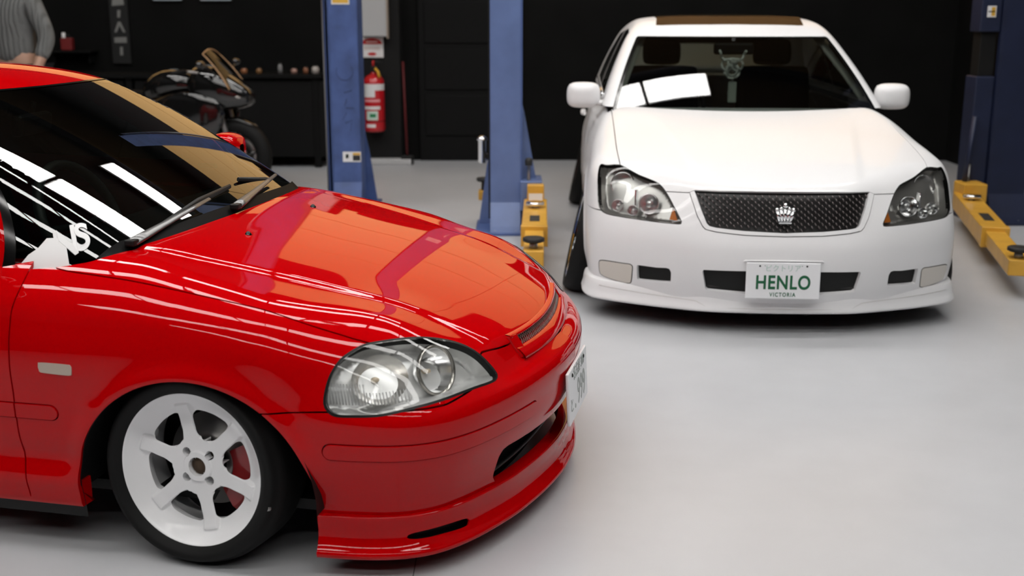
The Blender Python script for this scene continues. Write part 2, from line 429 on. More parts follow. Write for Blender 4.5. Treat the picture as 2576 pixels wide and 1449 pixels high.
def red_cab(P):
    u, w, z = P[:, 0], np.abs(P[:, 1]), P[:, 2]
    x = u-.29*w*w-12*np.maximum(w-.575, 0)**2-1.08
    ws = (z-(.842+.53*x+.14*x*(.72-x)))*.866
    side = (w-(.715-.39*np.maximum(z-.84, -.1)-.2*np.maximum(z-.84, 0)**2))*.93
    zr = 1.297-.052*((u-2.35)/.62)**2*(u < 2.35)-.075*((u-2.35)/1.2)**2*(u >= 2.35)-.052*(w/.55)**2
    roof = z-zr
    hatch = (u-(3.62+(1.2-z)*1.05-.12*w*w))*.7
    a = smax(ws, roof, .03)
    a = smax(a, side, .05-.03*smooth(z, 1.15, 1.05)*(u < 2))
    return smax(a, hatch, .05)
# ---------------------------------------------------------------- wheels (own axes: y outward from the car, centre at the hub)
def polar_disc(r0, r1, nr, na, yf):
    r = np.linspace(r0, r1, nr); a = np.linspace(0, 2*np.pi, na, endpoint=False)
    RR, AA = np.meshgrid(r, a, indexing='ij')
    def pos(RR, AA): return np.stack([RR*np.cos(AA), yf(RR, AA), RR*np.sin(AA)], -1)
    V = pos(RR, AA).reshape(-1, 3)
    e = 1e-4; du = (pos(RR+e, AA)-pos(RR-e, AA)); dv = (pos(RR, AA+e)-pos(RR, AA-e))
    N = np.cross(dv, du).reshape(-1, 3); N /= np.linalg.norm(N, axis=1)[:, None]+1e-15
    N[N[:, 1] < 0] *= -1
    i, j = np.meshgrid(np.arange(nr-1), np.arange(na), indexing='ij'); j2 = (j+1) % na
    a0 = (i*na+j).ravel(); b0 = (i*na+j2).ravel(); c0 = ((i+1)*na+j2).ravel(); d0 = ((i+1)*na+j).ravel()
    T = np.concatenate([np.stack([a0, b0, c0], -1), np.stack([a0, c0, d0], -1)])
    return V, T, N
def six_spoke(parent, material, rr=.213, lug=4):
    """cast six-spoke rim: dished lip, spokes running up on to it, lug holes and open hub bore"""
    k = rr/.213
    prof = spl([0, .03, .06, .09, .12, .15, .17, .185, .195, .203, .209, .214], [-.052, -.052, -.052, -.050, -.048, -.046, -.038, -.026, -.016, -.008, -.002, -.001])
    def spoke_d(RR, AA):
        a = (AA-R(17)+np.pi/6) % (np.pi/3)-np.pi/6
        return np.abs(RR*np.sin(a))
    def yf(RR, AA):
        s = spoke_d(RR, AA); w = .021+.010*smooth(RR, .11, .06)
        up = (1-smooth(s, w-.004, w+.006))*smooth(RR, .182, .172)
        up = np.maximum(up, 1-smooth(RR, .078, .088))
        hub = .006*(1-smooth(RR, .040, .044))
        return prof(RR)+.012*up*smooth(RR, .19, .165)+hub
    M = polar_disc(.026, .2135, 150, 480, yf)
    x, z = M[0][:, 0], M[0][:, 2]; rad = np.hypot(x, z); ang = np.arctan2(z, x)
    hubd = rad-.076; spk = spoke_d(rad, ang)-.0205; ring = .156-rad
    f = smin(smin(hubd, spk, .03), ring, .022)
    M, _ = split(M, f-.0)
    for q in range(lug):
        a = R(17+30)+2*np.pi*q/lug
        d = np.hypot(M[0][:, 0]-.05*math.cos(a), M[0][:, 2]-.05*math.sin(a))-.0125
        _, M = split(M, d)
    M = rim(M, .03); M = (M[0]*k, M[1], M[2])
    rim_o = npmesh('rim', (M[0], M[1][:, ::-1], M[2]), material, parent, local=False)
    o = MB().lathe([(.2115*k, -.004), (.2155*k, -.001), (.2165*k, -.004), (.216*k, -.014), (.2*k, -.02), (.196*k, -.05), (.196*k, -.16), (.21*k, -.185), (.203*k, -.185), (.19*k, -.16), (.186*k, -.05), (.19*k, -.03)], 96, 'y').obj('rim_barrel', material, parent)
    m = MB().lathe([(.0, -.043), (.014, -.043), (.016, -.047), (.022, -.047), (.026, -.052), (.026, -.1)], 32, 'y'); m.obj('hub_cap', M_IRON, parent)
    for q in range(lug):
        a = R(17+30)+2*np.pi*q/lug
        MB().lathe([(0, -.072), (.006, -.073), (.009, -.077), (.009, -.10)], 6, 'y', Matrix.Translation((.05*k*math.cos(a), 0, .05*k*math.sin(a))), smooth=False).obj('lug_nut', M_BLACK, parent)
    # brake disc and caliper
    MB().lathe([(.05, -.10), (.075, -.095), (.08, -.115), (.13, -.115), (.13, -.137), (.05, -.137)], 64, 'y').obj('brake_disc', M_STEEL, parent)
    return rim_o
def tyre(parent, r0, r1, y0, y1, bulge=.012, sh=.03):
    """carcass from bead radius r0 to tread radius r1 between outer face y0 and inner face y1"""
    p = [(r0-.004, y0-.006), (r0+.004, y0+.002), (r0+(r1-r0)*.35, y0+bulge), (r0+(r1-r0)*.62, y0+bulge*.8), (r1-.012, y0-sh*.35), (r1-.003, y0-sh), (r1, y0-sh*1.8)]
    p = p+[(r, y1-(y-y0)*1.0) for r, y in p[::-1]]
    q = curve(p, 5)
    o = MB().lathe([tuple(x) for x in q], 96, 'y').obj('tyre', M_RUBBER, parent)
    m = MB()
    for g in (-.25, 0, .25):
        yc = (y0+y1)/2+g*(y0-y1)*.8
        m.lathe([(r1+.0008, yc-.004), (r1+.0008, yc+.004)], 96, 'y')
    return o
# ---------------------------------------------------------------- red hatchback
RED = thing('hatchback_car', 'glossy red three-door hatchback with white six-spoke wheels, parked nose to the right', 'car', (.175, 3.449, 0), (0, 0, R(-12.647)))
def rl(u, v, z): return (-u, v, z)
Mf = surfnet(red_F, (-.07, -.02, .10), (1.5, .90, .90), .0085)
_, Mf = split(Mf, Mf[0][:, 1]-1e-9)
Mf[0][:, 1] = np.where(np.abs(Mf[0][:, 1]) < 2e-7, 0, Mf[0][:, 1])
def U(M): return M[0][:, 0]
def Wd(M): return M[0][:, 1]
def Z(M): return M[0][:, 2]
inner = Mf
_, Mf = split(Mf, Z(Mf)-.160)
_, Mf = split(Mf, np.hypot(U(Mf)-.85, np.maximum(Z(Mf)-.195, 0))-.336)
hood_rear = spl([0, .09, .2, .32, .45, .52, .60, .66, .70, .72, .80, .92], [1.054, 1.055, 1.061, 1.071, 1.088, 1.102, 1.127, 1.16, 1.205, 1.26, 1.9, 2.6])
def cabin_cut(M): return np.minimum(U(M)-hood_rear(Wd(M)), Z(M)-.70)
Mf = split(Mf, cabin_cut(Mf))[0]
Mi = split(inner, cabin_cut(inner)+.01)[0]
Mi = split(Mi, np.hypot(U(Mi)-.85, np.maximum(Z(Mi)-.195, 0))-.335)[1]
# headlight outline (points on the body surface), drawn in a plane facing forward-outward-up
HL = np.array([(.412, .710, .619), (.377, .683, .623), (.328, .642, .623), (.285, .591, .614), (.241, .542, .597), (.197, .509, .575), (.158, .495, .547), (.123, .486, .507), (.113, .491, .486), (.116, .525, .478), (.149, .611, .483), (.207, .705, .478), (.272, .762, .469), (.342, .796, .457), (.419, .813, .454), (.458, .818, .456), (.478, .817, .469), (.486, .814, .489), (.483, .805, .523), (.474, .789, .560), (.457, .764, .591), (.437, .739, .607)])
def hl2(P): return np.stack([.707*P[:, 0]+.707*P[:, 1], .297*P[:, 0]-.297*P[:, 1]+.907*P[:, 2]], -1)
HLc = curve(hl2(HL), 6, closed=True)
def f_hl(M): return np.where((U(M) < .75) & (Z(M) > .38), sdf(HLc, hl2(M[0])), 1.)
hl_in, body = split(Mf, f_hl(Mf))
Mi = split(Mi, f_hl(Mi)+.006)[1]
g = .0022
# hood / fender shut line
hf_w = spl([.0, .30, .41, .476, .595, .75, .95, 1.15, 1.25, 1.40], [.64, .675, .703, .715, .737, .743, .742, .737, .73, .69])
zb_a = lambda q: np.interp(q, [0, 15, 20, 24.5, 29, 33, 35, 38, 45, 63, 72, 80, 95], [.546, .543, .540, .537, .543, .549, .535, .49, .472, .468, .46, .452, .45])
def ang(M): return np.degrees(np.arctan2(Wd(M), .9-U(M)))
def f_bump(M): return np.where(U(M) < .82, Z(M)-zb_a(ang(M)), 1.)
def f_hood(M): return np.where(U(M) > .2, Wd(M)-hf_w(U(M)), np.minimum(Wd(M)-.6, .0)*.2-.01)
bump, rest = split(body, f_bump(body)+g); gap, rest = split(rest, f_bump(rest)-g)
hood, rest = split(rest, f_hood(rest)+g); gap, rest = split(rest, f_hood(rest)-g)
door_u = spl([.1, .213, .336, .436, .546, .674, .781, .80, .83, .95], [1.338, 1.342, 1.353, 1.352, 1.354, 1.352, 1.346, 1.352, 1.395, 1.5])
fender, rest = split(rest, U(rest)-door_u(Z(rest))+g); gap, door_f = split(rest, U(rest)-door_u(Z(rest))-g)
# side marker lamp in the fender
mk = lambda M: sdf(curve([(1.262, .553), (1.176, .552), (1.170, .547), (1.171, .527), (1.178, .523), (1.258, .526), (1.266, .531), (1.267, .548)], 4, True), np.stack([U(M), Z(M)], -1))
f_mk = lambda M: np.where(Wd(M) > .7, mk(M), 1.)
mark, fender = split(fender, f_mk(fender))
# protective strip: on the fender behind the wheel it starts with a round end
def strip_side(M): return np.where(Wd(M) > .7, np.maximum(np.hypot(np.maximum(1.246-U(M), 0), Z(M)-.413)-.0215, -.1), 1.)
fs, fender = split(fender, strip_side(fender)+.0015); gap, fender = split(fender, strip_side(fender)-.0015)
# bumper: lower air opening, moulding strip, grille hole
op = [(-.2, .172), (.492, .172), (.512, .20), (.516, .262), (.508, .282), (.485, .287), (.40, .286), (.25, .283), (-.2, .281)]
f_op = lambda M: sdf(op, np.stack([Wd(M), Z(M)], -1))
_, bump = split(bump, f_op(bump))
_, bump = split(bump, sdf([(-.2, .478), (.315, .492), (.315, .56), (-.2, .56)], np.stack([Wd(bump), Z(bump)], -1)))
_sl = np.concatenate([[0], np.cumsum(np.linalg.norm(np.diff(_rp, axis=0), axis=1))])
def arc(M): return np.interp(np.radians(ang(M)), _ra, _sl)
s0 = float(np.interp(np.arctan2(.36, .9-.03), _ra, _sl)); s1 = float(np.interp(np.arctan2(.826, .9-.488), _ra, _sl))
def f_ms(M):
    x = arc(M); zc = .3625; hw = .022
    return np.hypot(x-np.clip(x, s0+hw, s1-hw), Z(M)-zc)-hw
mst, bump = split(bump, f_ms(bump)+.0018); gap, bump = split(bump, f_ms(bump)-.0018)
npmesh('hood', rim(both(hood), .012), M_RED, RED)
npmesh('front_bumper', rim(both(bump), .02), M_RED, RED)
Mi = split(Mi, f_op(Mi)-.004)[1]
Mi = split(Mi, sdf([(-.2, .47), (.32, .485), (.32, .57), (-.2, .57)], np.stack([Wd(Mi), Z(Mi)], -1)))[1]
npmesh('body_inner', both(offset(Mi, -.016)), M_BLACK, RED)
for sgn, S in ((-1, mirror), (1, lambda M: M)):
    npmesh('fender', rim(S(fender), .012) if sgn > 0 else mirror(rim(fender, .012)), M_RED, RED)
    q = lambda M: M if sgn > 0 else mirror(M)
    npmesh('bumper_moulding', q(rim(offset(mst, .0035), .012)), M_RED, RED)
    npmesh('side_moulding', q(rim(offset(fs, .0035), .012)), M_RED, RED)
    mo = npmesh('side_marker', q(rim(offset(mark, .003), .01)), mat('marker_lens', (.42, .34, .28), .25, coat=1, bump=None), RED)
    for kx in range(7):
        b = MB().box((-(1.256-kx*.0125), sgn*.846-.002, .528), (-(1.251-kx*.0125), sgn*.846+.004, .548), .0015).obj('lens_rib', mat('marker_rib', (.9, .86, .82), .2, coat=1), mo)
# ---- headlights
def headlight(sgn):
    q = lambda M: M if sgn > 0 else mirror(M)
    root = thing('headlight', '', ''); del root['label']; del root['category']; root.parent = RED
    fl = f_hl(hl_in)
    ring, lens = split(hl_in, -(fl+.0065))[::-1] if False else (split(hl_in, fl+.0065)[1], split(hl_in, fl+.0065)[0])
    npmesh('lens', q(rim(offset(lens, .002), .004)), M_LENS, root)
    npmesh('seal', q(rim(offset(ring, .0005), .02)), M_SEAL, root)
    # silver housing: the outline sunk into the body, with a floor and walls
    V, T, N = offset(lens, -.012)
    c = np.array([.30, .60, .54]); n0 = np.array([-.64, .64, .42])
    d = .058*smooth(-(sdf(HLc, hl2(V))), .006, .03)
    hV = V-d[:, None]*n0-((V-c)@n0)[:, None]*n0*.35*smooth(d, 0, .05)[:, None]
    npmesh('housing', q((hV, T, vnorm(hV, T))), M_HOUSE, root)
    # main beam bowl, ring and bulb; axis points forward
    C = Vector((.252, .605, .528)); 
    def fr(C, ax, sx=1, sy=1):
        ax = Vector(ax).normalized(); e1 = Vector((0, 0, 1)); e1 = (e1-ax*e1.dot(ax)).normalized(); e2 = ax.cross(e1)
        m = Matrix(((e2.x*sx, e1.x*sy, ax.x, C.x), (e2.y*sx, e1.y*sy, ax.y, C.y), (e2.z*sx, e1.z*sy, ax.z, C.z), (0, 0, 0, 1)))
        f = Matrix.Diagonal((-1, 1 if sgn > 0 else -1, 1, 1))
        return f @ m
    ax = (-.80, .42, .25)
    m1 = fr(C, ax, 1.1, 1.12)
    MB().lathe([(.010, -.062), (.022, -.058), (.036, -.046), (.047, -.028), (.054, -.008), (.056, .004)], 40, 'z', m1).obj('main_reflector', M_SILVER, root)
    MB().lathe([(.053, .002), (.056, .010), (.060, .010), (.062, .0), (.056, -.004)], 48, 'z', m1).obj('bezel_ring', mat('bezel', (.42, .40, .37), .25, .9), root)
    MB().lathe([(0, -.022), (.005, -.022), (.006, -.03), (.006, -.06)], 16, 'z', m1).obj('bulb', mat('bulb_glass', (.75, .62, .45), .1, coat=1), root)
    C = Vector((.372, .705, .525)); m2 = fr(C, (-.62, .66, .30), 1.25, 1.0)
    MB().lathe([(.006, -.058), (.02, -.054), (.04, -.040), (.056, -.018), (.064, .004)], 40, 'z', m2).obj('indicator_reflector', mat('signal_reflector', (.78, .76, .73), .22, .9), root)
    MB().lathe([(0, -.02), (.006, -.02), (.008, -.03), (.008, -.055)], 16, 'z', m2).obj('indicator_bulb', mat('bulb_glass', (.75, .62, .45), .1, coat=1), root)
    # fluting bars of the lens along the lower edge and the outer corner
    for k in range(26):
        t = k/25
        P0 = np.array([.470-.16*t, 0, 0]); uu = .470-.20*t
        if uu < .25: break
        ww = np.interp(uu, [.24, .33, .42, .48], [.728, .778, .800, .806]); zb = np.interp(uu, [.24, .35, .48], [.488, .478, .482])
        a = Vector(rl(uu+.002, sgn*(ww-.010), zb)); b = Vector(rl(uu+.012, sgn*(ww-.020), zb+.030+.022*(t < .45)))
        MB().tube([a, b], .0016, 6).obj('flute', mat('flute_glass', (.80, .80, .80), .12, .3, coat=1), root)
    return root
def vnorm(V, T):
    fn = np.cross(V[T[:, 1]]-V[T[:, 0]], V[T[:, 2]]-V[T[:, 0]]); N = np.zeros_like(V)
    for k in range(3): np.add.at(N, T[:, k], fn)
    return N/(np.linalg.norm(N, axis=1)[:, None]+1e-15)
M_HOUSE = mat('headlight_chrome', (.90, .90, .89), .25, .35)
for sgn in (-1, 1): headlight(sgn)
# ---- front lip spoiler
lp = curve([(-.004, 0), (.000, .10), (.018, .228), (.048, .36), (.082, .47), (.146, .614), (.217, .714), (.299, .769), (.4, .797), (.52, .808)], 10)
tn = np.gradient(lp, axis=0); nr = np.stack([-tn[:, 1], tn[:, 0]], -1); nr /= np.linalg.norm(nr, axis=1)[:, None]; nr[0] = (-1, 0)
pr = curve([(-.05, .176), (-.020, .1735), (-.0125, .1715), (-.0105, .166), (-.0125, .150), (-.016, .128), (-.014, .108), (-.004, .090), (.006, .078), (.009, .070), (.006, .062), (-.004, .058), (-.05, .056)], 5)
rows = [[(lp[i, 0]+nr[i, 0]*d, lp[i, 1]+nr[i, 1]*d, z) for d, z in pr] for i in range(len(lp))]
gV = np.array(rows).reshape(-1, 3); nU, nV = len(lp), len(pr)
ii, jj = np.meshgrid(np.arange(nU-1), np.arange(nV-1), indexing='ij'); a0 = (ii*nV+jj).ravel()
gT = np.concatenate([np.stack([a0, a0+1, a0+nV+1], -1), np.stack([a0, a0+nV+1, a0+nV], -1)])
gN = vnorm(gV, gT); gN[:nV, 1] = 0
lip = (gV, gT, gN)
def orient(M, c):
    V, T, N = M
    if ((V-np.array(c))*N).sum() < 0: T = T[:, ::-1]; N = -N
    return V, T, N
lip = orient(lip, (.6, .3, .1)); lip[0][:nV, 1] = 0
sa = np.arctan2(lip[0][:, 1], .9-lip[0][:, 0])
slot = sdf(curve([(R(39.5), .104), (R(40.2), .119), (R(45), .124), (R(49.5), .122), (R(51), .114), (R(50), .105), (R(45), .103), (R(41), .100)], 5, True), np.stack([sa, lip[0][:, 2]], -1))
_, lip = split(lip, np.where(lip[0][:, 2] > .07, slot, 1))
npmesh('lip_spoiler', rim(both(lip), .006), M_RED, RED)
for s in (-1, 1): MB().add([rl(rows[-1][k][0]-.001, s*rows[-1][k][1], rows[-1][k][2]) for k in range(0, nV, 2)], [tuple(range((nV+1)//2))]).obj('lip_end', M_RED, RED)
m = MB(); m.grid([[rl(p[0]+.03, s*(p[1]-.02), z) for z in (.06, .17)] for s, p in [(-1, q) for q in lp[:-8][::-1]]+[(1, q) for q in lp[1:-8]]]); m.obj('lip_backing', M_BLACK, RED)
# dark duct behind the air opening with a cross bar and the engine bay beyond
MB().grid([[rl(.10+.25*v*v, v, z) for z in (.15, .30)] for v in np.linspace(-.56, .56, 16)]).obj('duct_wall', mat('duct_black', (.004, .004, .004), .8, spec=.1), RED)
MB().tube([rl(.06+.25*v*v, v, .215) for v in np.linspace(-.52, .52, 18)], .006, 8).obj('duct_bar', M_BLACK, RED)
# ---- grille
def gu(v): return .076+.32*v*v
def grow(prof, v): return [rl(gu(v)+d, v, z+.07*v*v) for d, z in prof]
GV = np.linspace(-.335, .335, 40)
topb = [(.03, .551), (.008, .551), (-.002, .549), (-.007, .5445), (-.006, .541), (.03, .540)]
lowb = [(.03, .517), (-.022, .515), (-.030, .511), (-.046, .494), (-.049, .487), (-.045, .481), (.03, .479)]
gl = thing('grille', 'x', 'x'); del gl['label']; del gl['category']; gl.parent = RED
MB().grid([grow(topb, v) for v in GV]).obj('top_bar', M_RED, gl)
MB().grid([grow(lowb, v) for v in GV]).obj('lower_bar', M_RED, gl)
for s in (-1, 1):
    m = MB(); v0, v1 = s*.300, s*.340
    e0 = [(.03, .551), (-.006, .547), (-.026, .515), (-.046, .492), (-.048, .483), (.03, .479)]
    e1 = [(.03, .549), (-.002, .546), (-.020, .517), (-.038, .497), (-.040, .489), (.03, .482)]
    m.grid([grow([(x+.02, z) for x, z in e0], v0-s*.002), grow(e0, v0), grow([(x*.9, z) for x, z in e0], (v0+v1)/2), grow(e1, v1), grow([(.03, z) for x, z in e1], v1+s*.002)]); m.obj('end_bar', M_RED, gl, sharp=40)
m = MB()
for k in range(-46, 47):
    for d in (-1, 1):
        x0 = k*.0135; x1 = x0+d*.0145
        if max(abs(x0), abs(x1)) > .302: continue
        m.tube([rl(gu(x0)-.019, x0, .514+.07*x0*x0), rl(gu(x1)-.002, x1, .542+.07*x1*x1)], .0011, 4, caps=False, smooth=False)
m.obj('mesh_insert', mat('grille_wire', (.30, .29, .26), .35, .8), gl)
MB().grid([[rl(gu(v)+.03, v, .548+.07*v*v), rl(gu(v)+.012, v, .50+.07*v*v)] for v in GV]).obj('grille_backing', mat('duct_black', (.004, .004, .004), .8), gl)
# ---- number plate
M_GREYTXT = mat('plate_grey_print', (.33, .35, .34), .5)
pl = MB().box((-.005, -.165, -.0825), (.005, .165, .0825), .003).obj('number_plate', M_PLATE, RED, rl(-.030, 0, .315), (0, R(-3), 0))
def onplate(me, name, y, z, material, parent, x=.0056):
    o = link(name, me, material, parent, (x, y, z), (R(90), 0, R(90))); return o
onplate(text_mesh('999', .118, spacing=1.05, xs=.78), 'plate_digits', .045, -.022, M_GREYTXT, pl)
onplate(text_mesh('.', .118), 'plate_dot', -.066, -.018, M_GREYTXT, pl)
onplate(text_mesh('名古屋 300', .046, xs=.9), 'plate_region', .01, .056, M_GREYTXT, pl)
onplate(text_mesh('と', .05), 'plate_kana', -.125, -.03, M_GREYTXT, pl)
for y in (-.105, .105): MB().lathe([(0, .003), (.005, .0025), (.007, 0)], 16, 'x').obj('plate_screw', M_BLACK, pl, (.005, y, .062))
# ---- windscreen, cowl, cabin
Mc = surfnet(red_cab, (.98, -.02, .70), (4.3, .80, 1.34), .018)
_, Mc = split(Mc, Wd(Mc)-1e-9); Mc[0][:, 1] = np.where(np.abs(Mc[0][:, 1]) < 2e-7, 0, Mc[0][:, 1])
wside = lambda z: .715-.39*np.maximum(z-.84, -.1)-.2*np.maximum(z-.84, 0)**2
def f_ws(M):
    u, w, z = M[0].T; x = u-.29*w*w-12*np.maximum(w-.575, 0)**2-1.08
    ws = (z-(.842+.53*x+.14*x*(.72-x)))*.866; sd = (w-wside(z))*.93
    return smax(smax(u-(1.772+.3*w*w), sd-ws+.005, .02), -(z-.74), .01)
wsg, cab = split(Mc, np.where(U(Mc) < 2.2, f_ws(Mc), 1))
frit, glassw = split(wsg, -(f_ws(wsg)+.009))
npmesh('windscreen', both(glassw), M_GLASS, RED)
npmesh('windscreen_seal', both(offset(frit, .002)), M_GLOSSK, RED)
_, cab = split(cab, Z(cab)-.76)
sidewin = [(1.62, .885), (2.62, .90), (2.62, 1.155), (2.2, 1.175), (2.02, 1.155)]
sidewin2 = [(2.70, .90), (3.48, .93), (3.30, 1.13), (2.70, 1.155)]
sp = lambda M: np.stack([U(M), Z(M)], -1)
w1, cab = split(cab, np.where(Wd(cab) > .45, sdf(sidewin, sp(cab)), 1)); w2, cab = split(cab, np.where(Wd(cab) > .45, sdf(sidewin2, sp(cab)), 1))
rwin = [(-.1, .90), (.50, .90), (.44, 1.14), (-.1, 1.16)]
w3, cab = split(cab, np.where(U(cab) > 3.55, sdf(rwin, np.stack([Wd(cab), Z(cab)], -1)), 1))
roofp, pill = split(cab, -(Z(cab)-(1.215-.03*smooth(U(cab), 1.8, 1.9)*0+.0)))
npmesh('roof', both(cab), M_RED, RED)
npmesh('rear_window', both(w3), M_GLASS, RED)
# body behind the door line
Mb = surfnet(red_F, (1.30, -.02, .10), (4.25, .95, .93), .022)
_, Mb = split(Mb, Wd(Mb)-1e-9); Mb[0][:, 1] = np.where(np.abs(Mb[0][:, 1]) < 2e-7, 0, Mb[0][:, 1])
_, Mb = split(Mb, U(Mb)-door_u(Z(Mb))-g); _, Mb = split(Mb, Z(Mb)-.16)
_, Mb = split(Mb, np.maximum(Wd(Mb)-.70, .78-Z(Mb)))
_, Mb = split(Mb, np.hypot(U(Mb)-3.46, np.maximum(Z(Mb)-.2, 0))-.336)
door, rearb = split(Mb, U(Mb)-2.60+g); _, rearb = split(rearb, U(rearb)-2.60-g)
dstr = lambda M: np.where(Wd(M) > .7, np.abs(Z(M)-.413)-.0215, 1.)
ds, door = split(door, dstr(door)+.0015); _, door = split(door, dstr(door)-.0015)
tl, rearb = split(rearb, np.where(U(rearb) > 3.9, sdf([(.52, .62), (.95, .60), (.95, .80), (.55, .80)], np.stack([Wd(rearb), Z(rearb)], -1)), 1))
npmesh('rear_body', rim(both(rearb), .012), M_RED, RED)
for sgn in (-1, 1):
    q = lambda M: M if sgn > 0 else mirror(M)
    d = npmesh('door', q(rim(door, .012)), M_RED, RED)
    npmesh('door_moulding', q(rim(offset(ds, .0035), .01)), M_RED, d)
    npmesh('side_window', q(w1), M_GLASS, d)
    npmesh('rear_side_window', q(w2), M_GLASS, RED)
    npmesh('tail_light', q(rim(tl, .01)), mat('tail_red', (.35, .01, .01), .15, coat=1), RED)
    # door mirror: shell, arm and glass
    sh = MB(); rows = []
    for t, (hy, hz, x0) in zip(np.linspace(0, 1, 8), [(.02, .02, -.062), (.07, .045, -.052), (.088, .058, -.03), (.094, .063, 0), (.096, .064, .02), (.095, .063, .03), (.088, .057, .032), (.0, .0, .030)]):
        rows.append([rl(1.545+x0, sgn*(.865+hy*np.sign(math.cos(a))*abs(math.cos(a))**.6), .915+hz*np.sign(math.sin(a))*abs(math.sin(a))**.6) for a in np.linspace(0, 2*math.pi, 20, endpoint=False)])
    mr = sh.grid(rows, closed_v=True).obj('door_mirror', M_RED, RED, sub=1)
    MB().box((-1.60, min(sgn*.70, sgn*.79), .855), (-1.51, max(sgn*.70, sgn*.79), .895), .012).obj('mirror_arm', M_BLACK, mr)
    MB().box((-1.581, min(sgn*.79, sgn*.94), .868), (-1.577, max(sgn*.79, sgn*.94), .962), .001).obj('mirror_glass', M_CHROME, mr)
    # side skirt
    sk = [(.0, .215), (.006, .205), (.010, .19), (.013, .155), (.006, .142), (-.05, .140)]
    MB().prism([(sgn*(.818+d), z) for d, z in sk]+[(sgn*.78, .140), (sgn*.78, .215)], 1.187, 3.11, lambda x, y, z: rl(z, x, y)).obj('side_skirt', M_RED, RED, sharp=35)
    # wheel wells
    for uc in (.85, 3.46):
        m = MB(); m.grid([[rl(uc+.345*math.cos(a), sgn*v, .195+.345*math.sin(a)) for v in (.45, .835)] for a in np.linspace(-.02, math.pi+.02, 24)])
        m.add([rl(uc-.35, sgn*.45, .1), rl(uc+.35, sgn*.45, .1), rl(uc+.35, sgn*.45, .54), rl(uc-.35, sgn*.45, .54)], [(0, 1, 2, 3)]); m.obj('wheel_well', M_BLACK, RED)
MB().box((-4.0, -.70, .14), (-.25, .70, .17)).obj('underbody', M_BLACK, RED)
# cowl panel and wipers
cw = [[rl(hood_rear(abs(v))-.004+t*.036, v, (1-t)*(red_hood(hood_rear(abs(v)), abs(v))-.010)+t*(.842+.53*(hood_rear(abs(v))+.032-.29*v*v-12*max(abs(v)-.575, 0)**2-1.08)+.008)) for t in (0, .08, .4, .75, 1)] for v in np.linspace(-.70, .70, 41)]
MB().grid(cw).obj('cowl_panel', mat('cowl_black', (.003, .003, .003), .5, spec=.06), RED)
def wsp(u, v, off=.0):
    x = u-.29*v*v-12*max(abs(v)-.575, 0)**2-1.08; z = .842+.53*x+.14*x*(.72-x); return rl(u-off*.48, v, z+off*.87)
for pv, tip, mid, nm in ((-.585, (1.118, -.16), (1.150, -.40), 'near'), (-.075, (1.155, .42), (1.115, .18), 'far')):
    w = thing('wiper', 'x', 'x'); del w['label']; del w['category']; w.parent = RED
    b = Vector(wsp(hood_rear(abs(pv))+.012, pv, .022)); t = Vector(wsp(tip[0], tip[1], .030))
    MB().tube([b, b.lerp(t, .15), b.lerp(t, .4), b.lerp(t, .75), t], [.016, .015, .011, .008, .006], 8, flat=.35, up=(.48, 0, .87)).obj('wiper_arm', mat('wiper_satin', (.20, .20, .20), .28, .8), w)
    MB().box((-.018, -.016, -.010), (.012, .016, .008), .004, Matrix.Translation(b)).obj('pivot_cap', M_BLACK, w)
    p0 = Vector(wsp(tip[0]+.012, tip[1]-.26, .010)); p1 = Vector(wsp(tip[0]+.03, tip[1]+.22, .010))
    MB().tube([p0, p0.lerp(p1, .5)+Vector((0, 0, .006)), p1], [.005, .009, .005], 6, flat=1.6).obj('wiper_blade', M_BLACK, w)
for v in (-.262, .245):
    u = .932; z = float(red_hood(np.array([u]), np.array([abs(v)]))[0])
    MB().lathe([(.011, 0), (.009, .004), (.005, .009), (0, .011)], 14, 'z').obj('washer_nozzle', M_GLOSSK, RED, rl(u, v, z-.001), (0, 0, 0))
# white lettering stuck low on the driver's corner of the windscreen
M_STK = mat('white_vinyl', (.82, .82, .82), .5)
def sticker(me, u0, v0, name):      # laid on the curved glass
    for vt in me.vertices:
        x, y, z = vt.co; vt.co = wsp(u0-.756*x+.57*y, v0+.655*x+.66*y, .0025+z)
    me.update(); return link(name, me, M_STK, RED)
sticker(text_mesh('NS', .082, spacing=.82, bold=.002), 1.268, -.652, 'windscreen_lettering')
dm = MB(); dm.grid([[(x, y0+(y1-y0)*t, 0) for t in np.linspace(0, 1, 5)] for x, y0, y1 in ((-.135, -.012, .030), (-.11, -.020, .030), (-.085, -.026, .026), (-.06, -.030, .030), (-.035, -.032, .020), (-.015, -.034, .006))])  # white patch beside the letters: strip-light reflection painted on the glass
sticker(dm.mesh('windscreen_reflection'), 1.268, -.652, 'windscreen_reflection')
